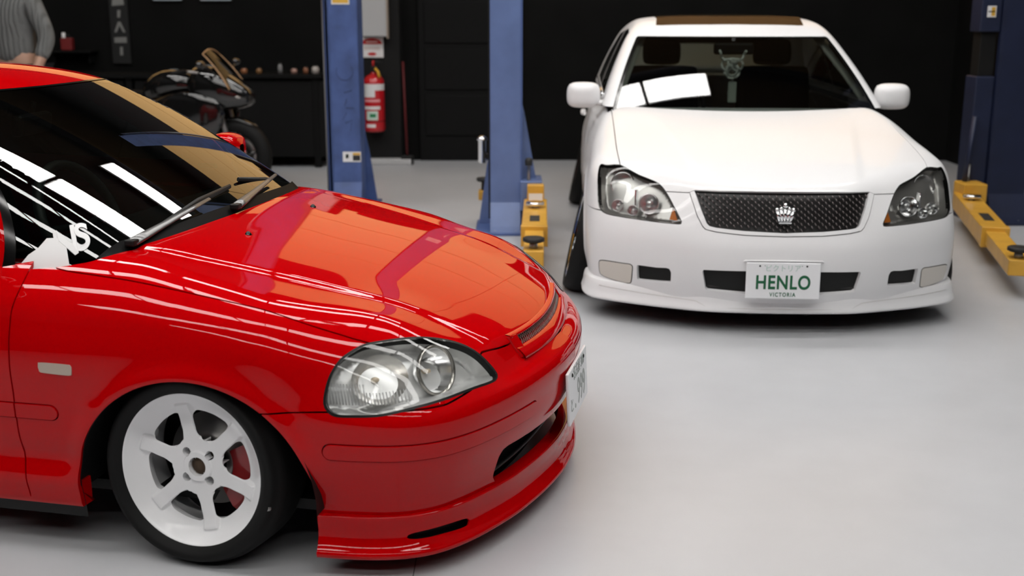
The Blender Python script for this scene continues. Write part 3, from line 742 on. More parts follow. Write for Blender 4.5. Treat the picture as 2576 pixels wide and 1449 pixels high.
# cabin: dashboard, steering wheel, seats, floor
dz = [(1.18, .79), (1.30, .80), (1.42, .805), (1.50, .79), (1.53, .74), (1.50, .62), (1.48, .45)]
MB().grid([[rl(u, v, z) for u, z in dz] for v in np.linspace(-.66, .66, 9)]).obj('dashboard', M_DARKIN, RED)
MB().tube([rl(1.42+.05*0+.07*math.sin(a), -.36+.18*math.cos(a), .84+.165*math.sin(a)) for a in np.linspace(0, 2*math.pi, 33)], .015, 8, caps=False).obj('steering_wheel', mat('wheel_leather', (.02, .02, .018), .45), RED)
MB().tube([rl(1.42, -.52, .84), rl(1.40, -.36, .83), rl(1.42, -.20, .84)], .02, 8, flat=.5).obj('steering_spoke', M_DARKIN, RED)
for v in (-.36, .36):
    st = MB().box((-2.35, v-.25, .28), (-1.75, v+.25, .48), .06).obj('seat_cushion', M_DARKIN, RED, sub=1)
    MB().box((-.08, -.24, 0), (.08, .24, .60), .05).obj('seat_back', M_DARKIN, RED, rl(2.30, v, .42), (0, R(-18), 0), sub=1)
    MB().box((-.05, -.13, 0), (.05, .13, .18), .04).obj('head_rest', M_DARKIN, RED, rl(2.49, v, 1.0), (0, R(-14), 0), sub=1)
MB().grid([[rl(u, v, .2) for v in (-.72, .72)] for u in (1.1, 3.9)]).obj('cabin_floor', M_DARKIN, RED)
MB().tube([rl(1.80, 0, 1.16), rl(1.82, 0, 1.10)], .01, 8).obj('mirror_stem', M_BLACK, RED)
MB().box((-.02, -.11, -.035), (.02, .11, .035), .015).obj('rear_view_mirror', M_BLACK, RED, rl(1.80, -.02, 1.09), (0, R(10), R(8)))
# ---- wheels
def red_wheel(uc, sgn, zc, steer, camber, first=None):
    w = thing('wheel', 'x', 'x'); del w['label']; del w['category']; w.parent = RED
    six_spoke(w, M_WHEELW); tyre(w, .214, .268, .004, -.185)
    c = MB(); pts = []
    for a in np.linspace(R(152), R(232), 12):
        pts.append(a)
    c.grid([[(r*math.cos(a), y, r*math.sin(a)) for r, y in ((.085, -.075), (.14, -.066), (.158, -.075), (.158, -.15), (.085, -.15))] for a in pts]); 
    c.obj('brake_caliper', mat('caliper_red', (.25, .008, .01), .35, coat=.6), w)
    MB().lathe([(0, .0), (.006, .001), (.008, -.006)], 12, 'y').obj('balance_weight', M_STEEL, w, (-.236, .012, -.070))
    w.location = rl(uc, sgn*.808, zc)
    return w
def place_wheel(w, sgn, steer, camber, roll=0):
    m = Matrix.Rotation(R(-steer), 4, 'Z') @ Matrix.Rotation(R(camber*sgn), 4, 'X')
    if sgn < 0: m = m @ Matrix.Rotation(math.pi, 4, 'Z')
    m = m @ Matrix.Rotation(R(roll), 4, 'Y')
    w.rotation_euler = m.to_euler()
w0 = red_wheel(.872, -1, .268, 0, 0); place_wheel(w0, -1, 5, 3)
for uc, sg, st in ((.872, 1, 5), (3.46, -1, 0), (3.46, 1, 0)):
    w = copy_tree(w0, RED); w.location = rl(uc, sg*.808, .268); place_wheel(w, sg, st, 3, 25)
# ---------------------------------------------------------------- white sedan: body surface (u rearward, w sideways, z up)
_wp = curve([(.008, 0), (.014, .15), (.032, .30), (.075, .45), (.135, .58), (.205, .70), (.285, .802), (.36, .858), (.46, .882), (.6, .889), (.8, .890), (1.0, .89)], 24)
_wa = np.arctan2(_wp[:, 1], 1.0-_wp[:, 0]); _wr = np.hypot(_wp[:, 1], 1.0-_wp[:, 0])
_wz = [0, .10, .16, .22, .30, .36, .42, .46, .50, .55, .60, .66, .70, .75, .80, .87, .93, 1.0]
_wn = spl(_wz, [-.06, -.05, -.035, -.015, 0, .002, -.004, -.016, -.030, -.045, -.060, -.082, -.11, -.15, -.2, -.28, -.36, -.45])
_wc = spl(_wz, [-.05, -.04, -.03, -.014, 0, .003, 0, -.008, -.020, -.042, -.070, -.108, -.138, -.18, -.23, -.31, -.40, -.5])
_ws = spl(_wz, [-.04, -.03, -.02, -.010, 0, .002, .002, .002, .001, 0, -.004, -.012, -.020, -.033, -.055, -.100, -.16, -.24])
_wh = spl([-.2, .02, .06, .1, .16, .23, .32, .42, .55, .8, 1.1, 1.42, 1.6, 2.2, 3.0, 3.8, 4.3, 4.9], [.45, .60, .638, .665, .694, .720, .748, .772, .798, .842, .885, .925, .94, .95, .955, .97, .98, .95])
_wsw = spl([.9, 1.5, 2.4, 3.4, 4.0, 4.9], [0, .003, .004, 0, -.02, -.10])
def white_hood(u, w):
    ridge = .34+.22*np.clip((u-.1)/1.3, 0, 1)
    return _wh(u)-.030*(w/.75)**3*smooth(u, 1.5, .9)-.006*smooth(w-ridge, -.02, .04)*smooth(u, 1.45, .9)
def white_side(u, w, z):
    front = u < 1.0
    phi = np.where(front, np.arctan2(w, np.where(front, 1.0-u, 1)), np.pi/2)
    R0 = np.where(front, np.interp(phi, _wa, _wr), .89+_wsw(u))
    a = np.degrees(phi)
    wn = 1-smooth(a, 16, 30); ws = smooth(a, 44, 66); wc = 1-wn-ws
    d = wn*_wn(z)+wc*_wc(z)+ws*_ws(z)
    for uc in (.93, 3.78):
        r = np.hypot(u-uc, z-.27); d = d+.010*np.exp(-((r-.345)/.035)**2)*smooth(z, .2, .3)*smooth(u, .5, .62)
    s = np.where(front, np.hypot(1.0-u, w), w)-R0-d
    rear = u-(4.80-.25*np.maximum(w-.5, 0)**1.5-.12*smooth(z, .6, 1.05)-.05*smooth(z, .3, .1))
    return smax(s, rear, .18)
def white_F(P):
    u, w, z = P[:, 0], np.abs(P[:, 1]), P[:, 2]
    ph = np.degrees(np.arctan2(w, np.maximum(1.0-u, 0)))
    return smax(z-white_hood(u, w), white_side(u, w, z), .03+.055*smooth(ph, 22, 60))
def white_cab(P):
    u, w, z = P[:, 0], np.abs(P[:, 1]), P[:, 2]
    x = u-.27*w*w-1.32
    ws = (z-(.905+.535*x+.07*x*(.78-x)))*.87
    side = (w-(.79-.30*np.maximum(z-.93, -.1)-.30*np.maximum(z-.93, 0)**2))*.94
    zr = 1.43-.055*((u-2.75)/.62)**2*(u < 2.75)*smooth(u, 1.2, 2.75)**0-.085*((u-2.75)/1.1)**2*(u >= 2.75)-.035*(w/.6)**3.5
    back = (u-(3.75+(1.28-z)*1.7-.15*w*w))*.5
    return smax(smax(smax(ws, z-zr, .035), side, .06), back, .06)
# ---------------------------------------------------------------- white sedan
WHT = thing('sedan_car', 'lowered white four-door sedan facing forward with black mesh grille and crown badge', 'car', (1.226, 5.077, 0), (0, 0, R(-93.134)))
Mw = surfnet(white_F, (-.05, -.02, .08), (1.62, .95, 1.0), .0105)
_, Mw = split(Mw, Wd(Mw)-1e-9); Mw[0][:, 1] = np.where(np.abs(Mw[0][:, 1]) < 2e-7, 0, Mw[0][:, 1])
w_in = Mw
_, Mw = split(Mw, Z(Mw)-.150)
_, Mw = split(Mw, np.hypot(U(Mw)-.93, np.maximum(Z(Mw)-.27, 0))-.345)
whr = spl([0, .3, .55, .66, .72, .75, .80, .95], [1.44, 1.442, 1.45, 1.47, 1.51, 1.58, 1.9, 2.6])
wcut = lambda M: np.minimum(U(M)-whr(Wd(M)), Z(M)-.80)
Mw = split(Mw, wcut(Mw))[0]; Mwi = split(w_in, wcut(w_in)+.012)[0]
Mwi = split(Mwi, np.hypot(U(Mwi)-.93, np.maximum(Z(Mwi)-.27, 0))-.344)[1]
WHL = np.array([(.535, .808, .716), (.498, .779, .718), (.461, .735, .727), (.436, .708, .724), (.345, .640, .697), (.266, .568, .677), (.24, .545, .664), (.208, .522, .638), (.166, .497, .596), (.109, .458, .524), (.103, .456, .508), (.107, .472, .502), (.157, .578, .503), (.251, .715, .505), (.313, .785, .508), (.351, .813, .520), (.377, .826, .545), (.433, .832, .622), (.51, .822, .695)])
def wh2(P): return np.stack([.53*P[:, 0]+.85*P[:, 1], .28*P[:, 0]-.17*P[:, 1]+.945*P[:, 2]], -1)
WHLc = curve(wh2(WHL), 5, True)
wf_hl = lambda M: np.where((U(M) < .8) & (Z(M) > .44), sdf(WHLc, wh2(M[0])), 1.)
whl_in, wb = split(Mw, wf_hl(Mw))
Mwi = split(Mwi, wf_hl(Mwi)+.004)[1]
wz = lambda M: np.stack([Wd(M), Z(M)], -1)
gframe = [(-.2, .465), (0, .465), (.176, .468), (.30, .478), (.349, .487), (.362, .500), (.386, .545), (.421, .6505), (.42, .668), (-.2, .668)]
gblack = [(-.2, .480), (0, .480), (.176, .486), (.30, .496), (.332, .502), (.345, .516), (.371, .580), (.398, .654), (.2, .6545), (-.2, .656)]
fgf = lambda M: np.where(U(M) < .3, sdf(gframe, wz(M)), 1.)
fgb = lambda M: np.where(U(M) < .3, sdf(gblack, wz(M)), 1.)
wang = lambda M: np.degrees(np.arctan2(Wd(M), 1.0-U(M)))
wzb = lambda q: np.interp(q, [0, 15, 25.3, 26.6, 33.4, 34.6, 38, 45, 70, 100], [.657, .656, .652, .641, .638, .62, .53, .525, .525, .525])
wfb = lambda M: np.where(U(M) < .9, Z(M)-wzb(wang(M)), 1.)
gw = .0022
wbump, wr = split(wb, wfb(wb)+gw); _, wr = split(wr, wfb(wr)-gw)
whw = spl([.1, .3, .46, .62, .95, 1.4, 1.6], [.70, .715, .731, .738, .741, .745, .745])
wfh = lambda M: np.where(U(M) > .16, Wd(M)-whw(U(M)), -.01)
whood, wr = split(wr, wfh(wr)+gw); _, wr = split(wr, wfh(wr)-gw)
wfend, wdoor0 = split(wr, U(wr)-1.50+gw)
blk, wbump = split(wbump, fgb(wbump))
gfr, wbump = split(wbump, fgf(wbump)+.0018); _, wbump = split(wbump, fgf(wbump)-.0018)
low = [(-.2, .192), (0, .193), (.16, .194), (.33, .204), (.340, .212), (.358, .298), (.352, .304), (.16, .3065), (-.2, .3065)]
flow = lambda M: np.where(U(M) < .3, sdf(low, wz(M)), 1.)
_, wbump = split(wbump, flow(wbump))
vent = curve([(.502, .293), (.56, .2935), (.640, .2945), (.650, .288), (.646, .224), (.638, .219), (.56, .222), (.500, .227), (.496, .234)], 3, True)
_, wbump = split(wbump, np.where(U(wbump) < .5, sdf(vent, wz(wbump)), 1.))
fog = curve([(.672, .292), (.72, .295), (.790, .294), (.818, .289), (.826, .275), (.822, .225), (.805, .208), (.75, .197), (.70, .192), (.678, .196), (.671, .205), (.668, .25)], 4, True)
ffog = lambda M: np.where(U(M) < .55, sdf(fog, wz(M)), 1.)
wfog, wbump = split(wbump, ffog(wbump))
npmesh('hood', rim(both(whood), .012), M_WHITE, WHT)
npmesh('front_bumper', rim(both(wbump), .022), M_WHITE, WHT)
Mwi2 = split(Mwi, np.where(U(Mwi) < .4, fgb(Mwi), 1.))[1]
npmesh('body_inner', both(offset(Mwi2, -.020)), M_BLACK, WHT)
for sgn in (-1, 1):
    q = lambda M: M if sgn > 0 else mirror(M)
    npmesh('fender', q(rim(wfend, .012)), M_WHITE, WHT)
    fo = npmesh('fog_light', q(rim(offset(split(wfog, ffog(wfog)+.004)[0], .002), .006)), mat('fog_lens', (.62, .58, .52), .18, coat=1), WHT)
    npmesh('fog_seal', q(rim(split(wfog, ffog(wfog)+.004)[1], .02)), M_SEAL, fo)
    for k in range(5): MB().box((-(.225+k*.022), min(sgn*(.692+k*.024), sgn*(.694+k*.024)), .205+.001*k), (-(.222+k*.022), max(sgn*(.692+k*.024), sgn*(.694+k*.024)), .286)).obj('fog_rib', mat('fog_rib', (.8, .77, .7), .3), fo)
    # vent box behind the side vent
    MB().grid([[rl(.20+.4*(v-.5), sgn*v, z) for z in (.2, .31)] for v in (.48, .57, .67)]).obj('vent_back', M_BLACK, WHT)
    # ---- headlight
    hl = thing('headlight', 'x', 'x'); del hl['label']; del hl['category']; hl.parent = WHT
    f = wf_hl(whl_in); lens, ring = split(whl_in, f+.0022)
    npmesh('lens', q(rim(offset(lens, .001), .004)), M_LENS, hl); npmesh('seal', q(rim(ring, .02)), M_SEAL, hl)
    V, T, N = offset(lens, -.010); n0 = np.array([-.80, .50, .33])
    d = .050*smooth(-sdf(WHLc, wh2(V)), .004, .02); hV = V-d[:, None]*n0
    npmesh('housing', q((hV, T, vnorm(hV, T))), mat('headlight_smoke', (.46, .45, .43), .3, .8), hl)
    def bowl(C, r, ax=(-.93, .25, .12), name='projector', mm=M_SILVER):
        ax = Vector(ax).normalized(); e1 = Vector((0, 0, 1)); e1 = (e1-ax*e1.dot(ax)).normalized(); e2 = ax.cross(e1)
        mt = Matrix.Diagonal((-1, sgn, 1, 1)) @ Matrix(((e2.x, e1.x, ax.x, C[0]), (e2.y, e1.y, ax.y, C[1]), (e2.z, e1.z, ax.z, C[2]), (0, 0, 0, 1)))
        b = MB().lathe([(r*.25, -r*.75), (r*.55, -r*.6), (r*.8, -r*.3), (r*.95, 0), (r, .004), (r*1.06, 0), (r*1.06, -.01)], 32, 'z', mt).obj(name, mm, hl)
        MB().lathe([(0, -r*.25), (r*.22, -r*.3), (r*.36, -r*.45), (r*.38, -r*.7)], 20, 'z', mt).obj('bulb', mat('bulb_lens', (.75, .76, .76), .05, .7), hl)
    bowl((.415, .715, .640), .056); bowl((.235, .600, .575), .046, name='high_beam'); bowl((.345, .740, .548), .028, name='position_lamp'); bowl((.255, .672, .540), .024, name='cornering_lamp')
    MB().box((-.012, -.004, -.05), (.012, .004, .05), .002).obj('divider', M_CHROME, hl, rl(.275, sgn*.655, .585), (0, 0, sgn*.5))
    MB().prism([(sgn*.470, .512), (sgn*.505, .514), (sgn*.492, .556), (sgn*.483, .558)], -.006, .006, lambda x, y, z: rl(.150+(abs(x)-.47)*.5+(y-.51)*.45+z, x, y)).obj('amber_corner', mat('amber', (.75, .22, .03), .3, coat=1), hl)
# grille
gr = thing('grille', 'x', 'x'); del gr['label']; del gr['category']; gr.parent = WHT
npmesh('surround', rim(both(offset(gfr, .003)), .03), M_WHITE, gr)
M_MESHK = mat('mesh_black', (.010, .009, .009), .35)
npmesh('mesh_backing', both(offset(blk, -.018)), M_MESHK, gr)
m = MB(); bl3 = both(blk)[0]
def surf_u(w, z):
    lo, hi = np.full(len(w), -.1), np.full(len(w), .5)
    for _ in range(40):
        mid = (lo+hi)/2; f = white_F(np.stack([mid, w, z], -1)); lo = np.where(f > 0, mid, lo); hi = np.where(f > 0, hi, mid)
    return lo
pts = [(x, z) for i in range(-26, 27) for j in range(9) for x, z in [(i*.0158, .478+j*.0262+(i % 2)*.0131)]]
pts = np.array(pts); ok = sdf(gblack, np.stack([np.abs(pts[:, 0]), pts[:, 1]], -1)) < -.008; pts = pts[ok]
su = surf_u(np.abs(pts[:, 0]), pts[:, 1])
for (x, z), u in zip(pts, su):     # vertical wires of the mesh, kinked between the nodes
    pass
md = MB()
for (x, z), u in zip(pts, su):
    md.tube([rl(u+.010, x-.0045, z+.008), rl(u-.001, x+.0002, z), rl(u+.010, x+.0045, z-.008)], [.0022, .0042, .0022], 6, smooth=True)
o = md.obj('mesh_nodes', mat('mesh_gloss', (.16, .14, .14), .25, .6), gr); o['kind'] = 'stuff'
# crown badge
cr = thing('crown_badge', 'x', 'x'); del cr['label']; del cr['category']; cr.parent = gr
cx, cz, cu = .0, .57, .040
def cp(x, z, d=0): return rl(cu-d, x, z)
MB().box((-(cu)-.002, -.030, .5235), (-(cu)+.016, .030, .5335), .003).obj('crown_base', M_CHROME, cr)
for x0, x1, h in ((-.024, -.036, .578), (-.012, -.018, .585), (0, 0, .590), (.012, .018, .585), (.024, .036, .578)):
    MB().tube([cp(x0, .533, .002), cp((x0+x1)/2, .555, .008), cp(x1, h, .006)], [.0075, .0080, .0085], 8).obj('crown_rib', M_CHROME, cr)
for x, z, r in ((-.037, .586, .0105), (.037, .586, .0105), (-.018, .592, .0085), (.018, .592, .0085), (0, .606, .0125)):
    MB().lathe([(0, r), (r*.7, r*.7), (r, 0), (r*.7, -r*.7), (0, -r)], 14, 'z').obj('crown_ball', M_CHROME, cr, cp(x, z, .006))
# lower grille with three slats behind the plate
MB().grid([[rl(.075+.25*v*v, v, z) for z in (.185, .315)] for v in np.linspace(-.37, .37, 9)]).obj('lower_grille_back', M_BLACK, WHT)
for z in (.222, .248, .274):
    MB().tube([rl(.050+.25*v*v, v, z) for v in np.linspace(-.35, .35, 11)], .006, 6).obj('lower_grille_slat', mat('slat_black', (.02, .02, .02), .4), WHT)
# plate
M_GREEN = mat('plate_green', (.008, .11, .045), .5); M_PALEG = mat('plate_pale_green', (.45, .58, .53), .5)
wp = MB().box((-.004, -.1665, -.0835), (.004, .1665, .0835), .004).obj('number_plate', M_PLATE, WHT, rl(-.006, -.001, .2685), (0, R(-1.5), 0))
onplate(text_mesh('HENLO', .088, spacing=1.10, xs=.80, bold=.0022), 'plate_letters', .0, -.010, M_GREEN, wp, .0046)
onplate(text_mesh('VICTORIA', .026, spacing=1.3, xs=.80, bold=.0005), 'plate_state', .0, -.064, M_GREEN, wp, .0046)
onplate(text_mesh('ピクトリア', .034, xs=.95), 'plate_kana', -.002, .056, M_PALEG, wp, .0046)
for y in (-.105, .105): MB().lathe([(0, .002), (.0035, .0015), (.0045, 0)], 14, 'x').obj('plate_screw', M_BLACK, wp, (.004, y, .068))
for y in (-.083, .083): MB().lathe([(0, .001), (.0015, .0008), (.002, 0)], 10, 'x').obj('plate_dot', M_GREEN, wp, (.004, y, .069))
fr_ = [(-.182, .18), (-.178, .352), (-.172, .358), (.172, .358), (.178, .352), (.182, .18)]
MB().tube([rl(.004, x, z) for x, z in fr_[1:5]], .004, 8).obj('plate_recess_edge', M_WHITE, WHT)
# front lip
lp = curve([(.052, 0), (.056, .15), (.070, .32), (.115, .46), (.185, .63), (.262, .775), (.325, .852), (.42, .886), (.56, .893)], 9)
tn = np.gradient(lp, axis=0); nr = np.stack([-tn[:, 1], tn[:, 0]], -1); nr /= np.linalg.norm(nr, axis=1)[:, None]; nr[0] = (-1, 0)
pr = curve([(-.055, .205), (-.014, .196), (-.004, .186), (.002, .165), (.006, .140), (.012, .120), (.014, .110), (.010, .103), (0, .101), (-.06, .102)], 4)
fl = np.clip((lp[:, 1]-.3)/.55, 0, 1)
rows = [[(lp[i, 0]+nr[i, 0]*(d-.030*(1-fl[i])*(z > .15)*0), lp[i, 1]+nr[i, 1]*d, z) for d, z in pr] for i in range(len(lp))]
for s in (-1, 1): pass
full = [[rl(p[0], -p[1], p[2]) for p in r] for r in rows[::-1]]+[[rl(*p) for p in r] for r in rows[1:]]
MB().grid(full).obj('lip_spoiler', M_WHITE, WHT)
seam = [(-.40, .150), (-.365, .142), (-.335, .128), (-.31, .1235), (0, .1225), (.31, .1235), (.335, .128), (.365, .142), (.40, .150), (.60, .158), (.82, .168)]
seam = [(-.82, .168), (-.60, .158)]+seam
sp2 = curve([(v, z) for v, z in seam], 6)
def lip_u(v): return np.interp(abs(v), lp[:, 1], lp[:, 0])
MB().tube([rl(lip_u(v)-np.interp(z, [.11, .12, .14, .165, .186], [.014, .012, .006, .002, -.004])*(1-.5*abs(v))-.0002, v*1.004, z) for v, z in sp2], .0014, 5).obj('lip_seam', mat('seam_grey', (.55, .54, .52), .6), WHT)
# cabin
Mwc = surfnet(white_cab, (1.25, -.02, .80), (4.75, .88, 1.46), .020)
_, Mwc = split(Mwc, Wd(Mwc)-1e-9); Mwc[0][:, 1] = np.where(np.abs(Mwc[0][:, 1]) < 2e-7, 0, Mwc[0][:, 1])
wws = lambda z: .79-.30*np.maximum(z-.93, -.1)-.30*np.maximum(z-.93, 0)**2
f_w = lambda M: smax(smax(U(M)-(2.064+.27*Wd(M)**2), Wd(M)-(wws(Z(M))-.058), .015), -(Z(M)-.84), .01)
g1, cab = split(Mwc, np.where(U(Mwc) < 2.6, f_w(Mwc), 1))
frit, g1 = split(g1, -(f_w(g1)+.020))
npmesh('windscreen', both(g1), glass('windscreen_dark', (.46, .50, .47), ior=1.75), WHT)
npmesh('windscreen_border', both(offset(frit, .001)), M_GLOSSK, WHT)
_, cab = split(cab, Z(cab)-.925)
sw = [(1.93, .965), (2.78, .975), (2.78, 1.33), (2.5, 1.345), (2.30, 1.325)]; sw2 = [(2.84, .975), (3.75, .985), (3.55, 1.18), (3.3, 1.30), (2.84, 1.33)]
a1, cab = split(cab, np.where(Wd(cab) > .5, sdf(sw, sp(cab)), 1)); a2, cab = split(cab, np.where(Wd(cab) > .5, sdf(sw2, sp(cab)), 1))
a3, cab = split(cab, np.where(U(cab) > 3.6, sdf([(-.1, 1.0), (.55, 1.0), (.48, 1.26), (-.1, 1.28)], wz(cab)), 1))
npmesh('roof', both(cab), M_WHITE, WHT); npmesh('rear_window', both(a3), M_GLASS, WHT)
Mwb = surfnet(white_F, (1.44, -.02, .10), (4.95, .97, 1.02), .026)
_, Mwb = split(Mwb, Wd(Mwb)-1e-9); Mwb[0][:, 1] = np.where(np.abs(Mwb[0][:, 1]) < 2e-7, 0, Mwb[0][:, 1])
_, Mwb = split(Mwb, Z(Mwb)-.15); _, Mwb = split(Mwb, U(Mwb)-1.50-gw)
Mwb = split(Mwb, np.minimum(np.minimum(.765-Wd(Mwb), Z(Mwb)-.86), 4.0-U(Mwb)))[0]
_, Mwb = split(Mwb, np.hypot(U(Mwb)-3.78, np.maximum(Z(Mwb)-.27, 0))-.345)
d1, r1 = split(Mwb, U(Mwb)-2.80+gw); _, r1 = split(r1, U(r1)-2.80-gw); d2, r1 = split(r1, U(r1)-3.55+gw); _, r1 = split(r1, U(r1)-3.55-gw)
tlw, r1 = split(r1, np.where(U(r1) > 4.4, sdf([(.45, .72), (.98, .70), (.98, .90), (.5, .90)], wz(r1)), 1))
npmesh('rear_body', rim(both(r1), .012), M_WHITE, WHT)
for sgn in (-1, 1):
    q = lambda M: M if sgn > 0 else mirror(M)
    for dd, ww_ in ((d1, a1), (d2, a2)):
        o = npmesh('door', q(rim(dd, .012)), M_WHITE, WHT); npmesh('side_window', q(ww_), M_GLASS, o)
        uc = 2.62 if dd is d1 else 3.38
        MB().tube([rl(uc-.1, sgn*.886, .80), rl(uc-.07, sgn*.905, .802), rl(uc+.07, sgn*.905, .802), rl(uc+.1, sgn*.886, .80)], .010, 8, flat=1.4).obj('door_handle', M_WHITE, o)
    MB().tube([rl(u, sgn*(wws(z)+.004), z) for u, z in ((1.90, .955), (2.8, .962), (3.8, .972))], .006, 6).obj('window_trim', M_CHROME, WHT)
    npmesh('tail_light', q(rim(tlw, .01)), mat('tail_red', (.35, .01, .01), .15, coat=1), WHT)
    rows = []
    for hy, hz, x0 in ((.0, .0, -.085), (.055, .045, -.080), (.085, .066, -.060), (.098, .074, -.03), (.101, .076, .0), (.1, .076, .03), (.092, .068, .038), (0, 0, .036)):
        rows.append([rl(1.80+x0, sgn*(.902+hy*np.sign(math.cos(a))*abs(math.cos(a))**.55), .970+hz*np.sign(math.sin(a))*abs(math.sin(a))**.6) for a in np.linspace(0, 2*math.pi, 24, endpoint=False)])
    mr = MB().grid(rows, closed_v=True).obj('door_mirror', M_WHITE, WHT, sub=1)
    MB().tube([rl(1.79, sgn*.775, .925), rl(1.79, sgn*.83, .925), rl(1.79, sgn*.88, .93)], [.03, .026, .024], 10, flat=.7).obj('mirror_arm', M_WHITE, mr)
    MB().box((-1.842, min(sgn*.82, sgn*.985), .908), (-1.838, max(sgn*.82, sgn*.985), 1.032), .001).obj('mirror_glass', M_CHROME, mr)
    sk = [(-.01, .22), (.004, .21), (.012, .19), (.014, .13), (.004, .115), (-.06, .112)]
    MB().grid([[rl(u, sgn*(.872+d), z) for d, z in sk] for u in np.linspace(1.28, 3.43, 20)]).obj('side_skirt', M_WHITE, WHT)
    for uc in (.93, 3.78):
        m = MB(); m.grid([[rl(uc+.352*math.cos(a), sgn*v, .27+.352*math.sin(a)) for v in (.5, .878)] for a in np.linspace(-.35, math.pi+.35, 24)])
        m.add([rl(uc-.36, sgn*.5, .1), rl(uc+.36, sgn*.5, .1), rl(uc+.36, sgn*.5, .63), rl(uc-.36, sgn*.5, .63)], [(0, 1, 2, 3)]); m.obj('wheel_well', M_BLACK, WHT)
MB().box((-4.6, -.72, .12), (-.30, .72, .16)).obj('underbody', M_BLACK, WHT)
# sunroof visor
def roofz(u, w): return 1.43-.055*((u-2.75)/.62)**2*(u < 2.75)-.035*(abs(w)/.6)**3.5
MB().grid([[rl(2.22+.2*v*v+t*.11, v*(1-.02*t), roofz(2.22+.2*v*v, v)-.016+.062*t-.010*t*t) for t in (0, .35, .7, 1)] for v in np.linspace(-.455, .455, 25)]).obj('sunroof_visor', mat('smoked_visor', (.085, .045, .018), .12, coat=.5), WHT)
MB().grid([[rl(2.45+t*.55, v, roofz(2.45+t*.55, v)+.004) for t in (0, .5, 1)] for v in np.linspace(-.44, .44, 9)]).obj('sunroof_glass', M_GLOSSK, WHT)
# interior
MB().grid([[rl(u, v, z) for u, z in ((1.46, .895), (1.62, .905), (1.80, .90), (1.86, .84), (1.84, .6))] for v in np.linspace(-.70, .70, 9)]).obj('dashboard', M_DARKIN, WHT)
MB().tube([rl(1.86+.06*math.sin(a), -.37+.185*math.cos(a), .90+.165*math.sin(a)) for a in np.linspace(0, 2*math.pi, 33)], .014, 8, caps=False).obj('steering_wheel', M_DARKIN, WHT)
for v in (-.37, .37):
    MB().box((-2.75, v-.26, .35), (-2.15, v+.26, .55), .06).obj('seat_cushion', M_DARKIN, WHT, sub=1)
    MB().box((-.08, -.25, 0), (.08, .25, .62), .05).obj('seat_back', M_DARKIN, WHT, rl(2.68, v, .5), (0, R(-16), 0), sub=1)
    MB().box((-.05, -.13, 0), (.05, .13, .18), .04).obj('head_rest', M_DARKIN, WHT, rl(2.86, v, 1.1), (0, R(-12), 0), sub=1)
MB().grid([[rl(u, v, .22) for v in (-.75, .75)] for u in (1.4, 4.5)]).obj('cabin_floor', M_DARKIN, WHT)
MB().tube([rl(2.04, 0, 1.30), rl(2.03, 0, 1.25)], .012, 8).obj('mirror_stem', M_BLACK, WHT)
MB().box((-.018, -.12, -.035), (.018, .12, .035), .014).obj('rear_view_mirror', M_BLACK, WHT, rl(2.02, .0, 1.235))
for s in (-1, 1):     # pale inner pillar trim seen through the glass
    MB().tube([rl(1.66+.62*t, s*(.705-.14*t-.02*t*t), .965+.33*t) for t in np.linspace(0, 1, 6)], .03, 8, flat=.5).obj('pillar_trim', mat('pale_trim', (.80, .79, .72), .7), WHT)
# white rope knot with a tag, hung from the mirror
kn = thing('rope_charm', 'white knotted rope charm with a pale tag hanging behind the sedan windscreen', 'charm', (0, 0, 0))
kn.location = WHT.matrix_basis @ Vector((0, 0, 0)) if False else (0, 0, 0)
M_ROPE = mat('white_rope', (.88, .89, .84), .8, bump=(220, .5, .002))
cwx, cwy, ca = 1.226, 5.077, R(-93.134)
def ww(u, v, z):
    x, y = -u, v; return (cwx+x*math.cos(ca)-y*math.sin(ca), cwy+x*math.sin(ca)+y*math.cos(ca), z)
KU, KV, KZ = 1.965, -.012, 1.140
ks = [[(-.078, .085), (-.062, .045), (-.035, .02), (.0, .015), (.03, -.01), (.045, -.045), (.02, -.075), (-.01, -.08)],
      [(.078, .085), (.062, .045), (.035, .02), (.0, .015), (-.03, -.01), (-.045, -.045), (-.02, -.075), (.01, -.08)]]
for i, st in enumerate(ks):
    c = curve(st, 6); MB().tube([ww(KU-.012*math.sin(k*.8+i*1.6), KV+x, KZ+z) for k, (x, z) in enumerate(c)], .0075, 8).obj('rope_strand', M_ROPE, kn)
for x, z, r, p in ((-.028, 0, .034, 0), (.028, 0, .034, 1), (0, -.03, .032, 2), (0, .012, .026, .5)):
    MB().tube([ww(KU-.012*math.sin(2*a+p), KV+x+r*math.cos(a), KZ+z+r*math.sin(a)) for a in np.linspace(0, 2*math.pi, 25)], .0072, 8, caps=False).obj('rope_loop', M_ROPE, kn)
MB().tube([ww(KU, KV+.006, KZ-.08), ww(KU, KV+.006, KZ-.10)], .004, 6).obj('tag_cord', M_ROPE, kn)
tg = MB().box((-.025, -.002, -.062), (.025, .002, .062), .004).obj('tag', mat('pale_tag', (.62, .66, .60), .6), kn, ww(KU, KV+.006, KZ-.160), (0, 0, R(-3)))
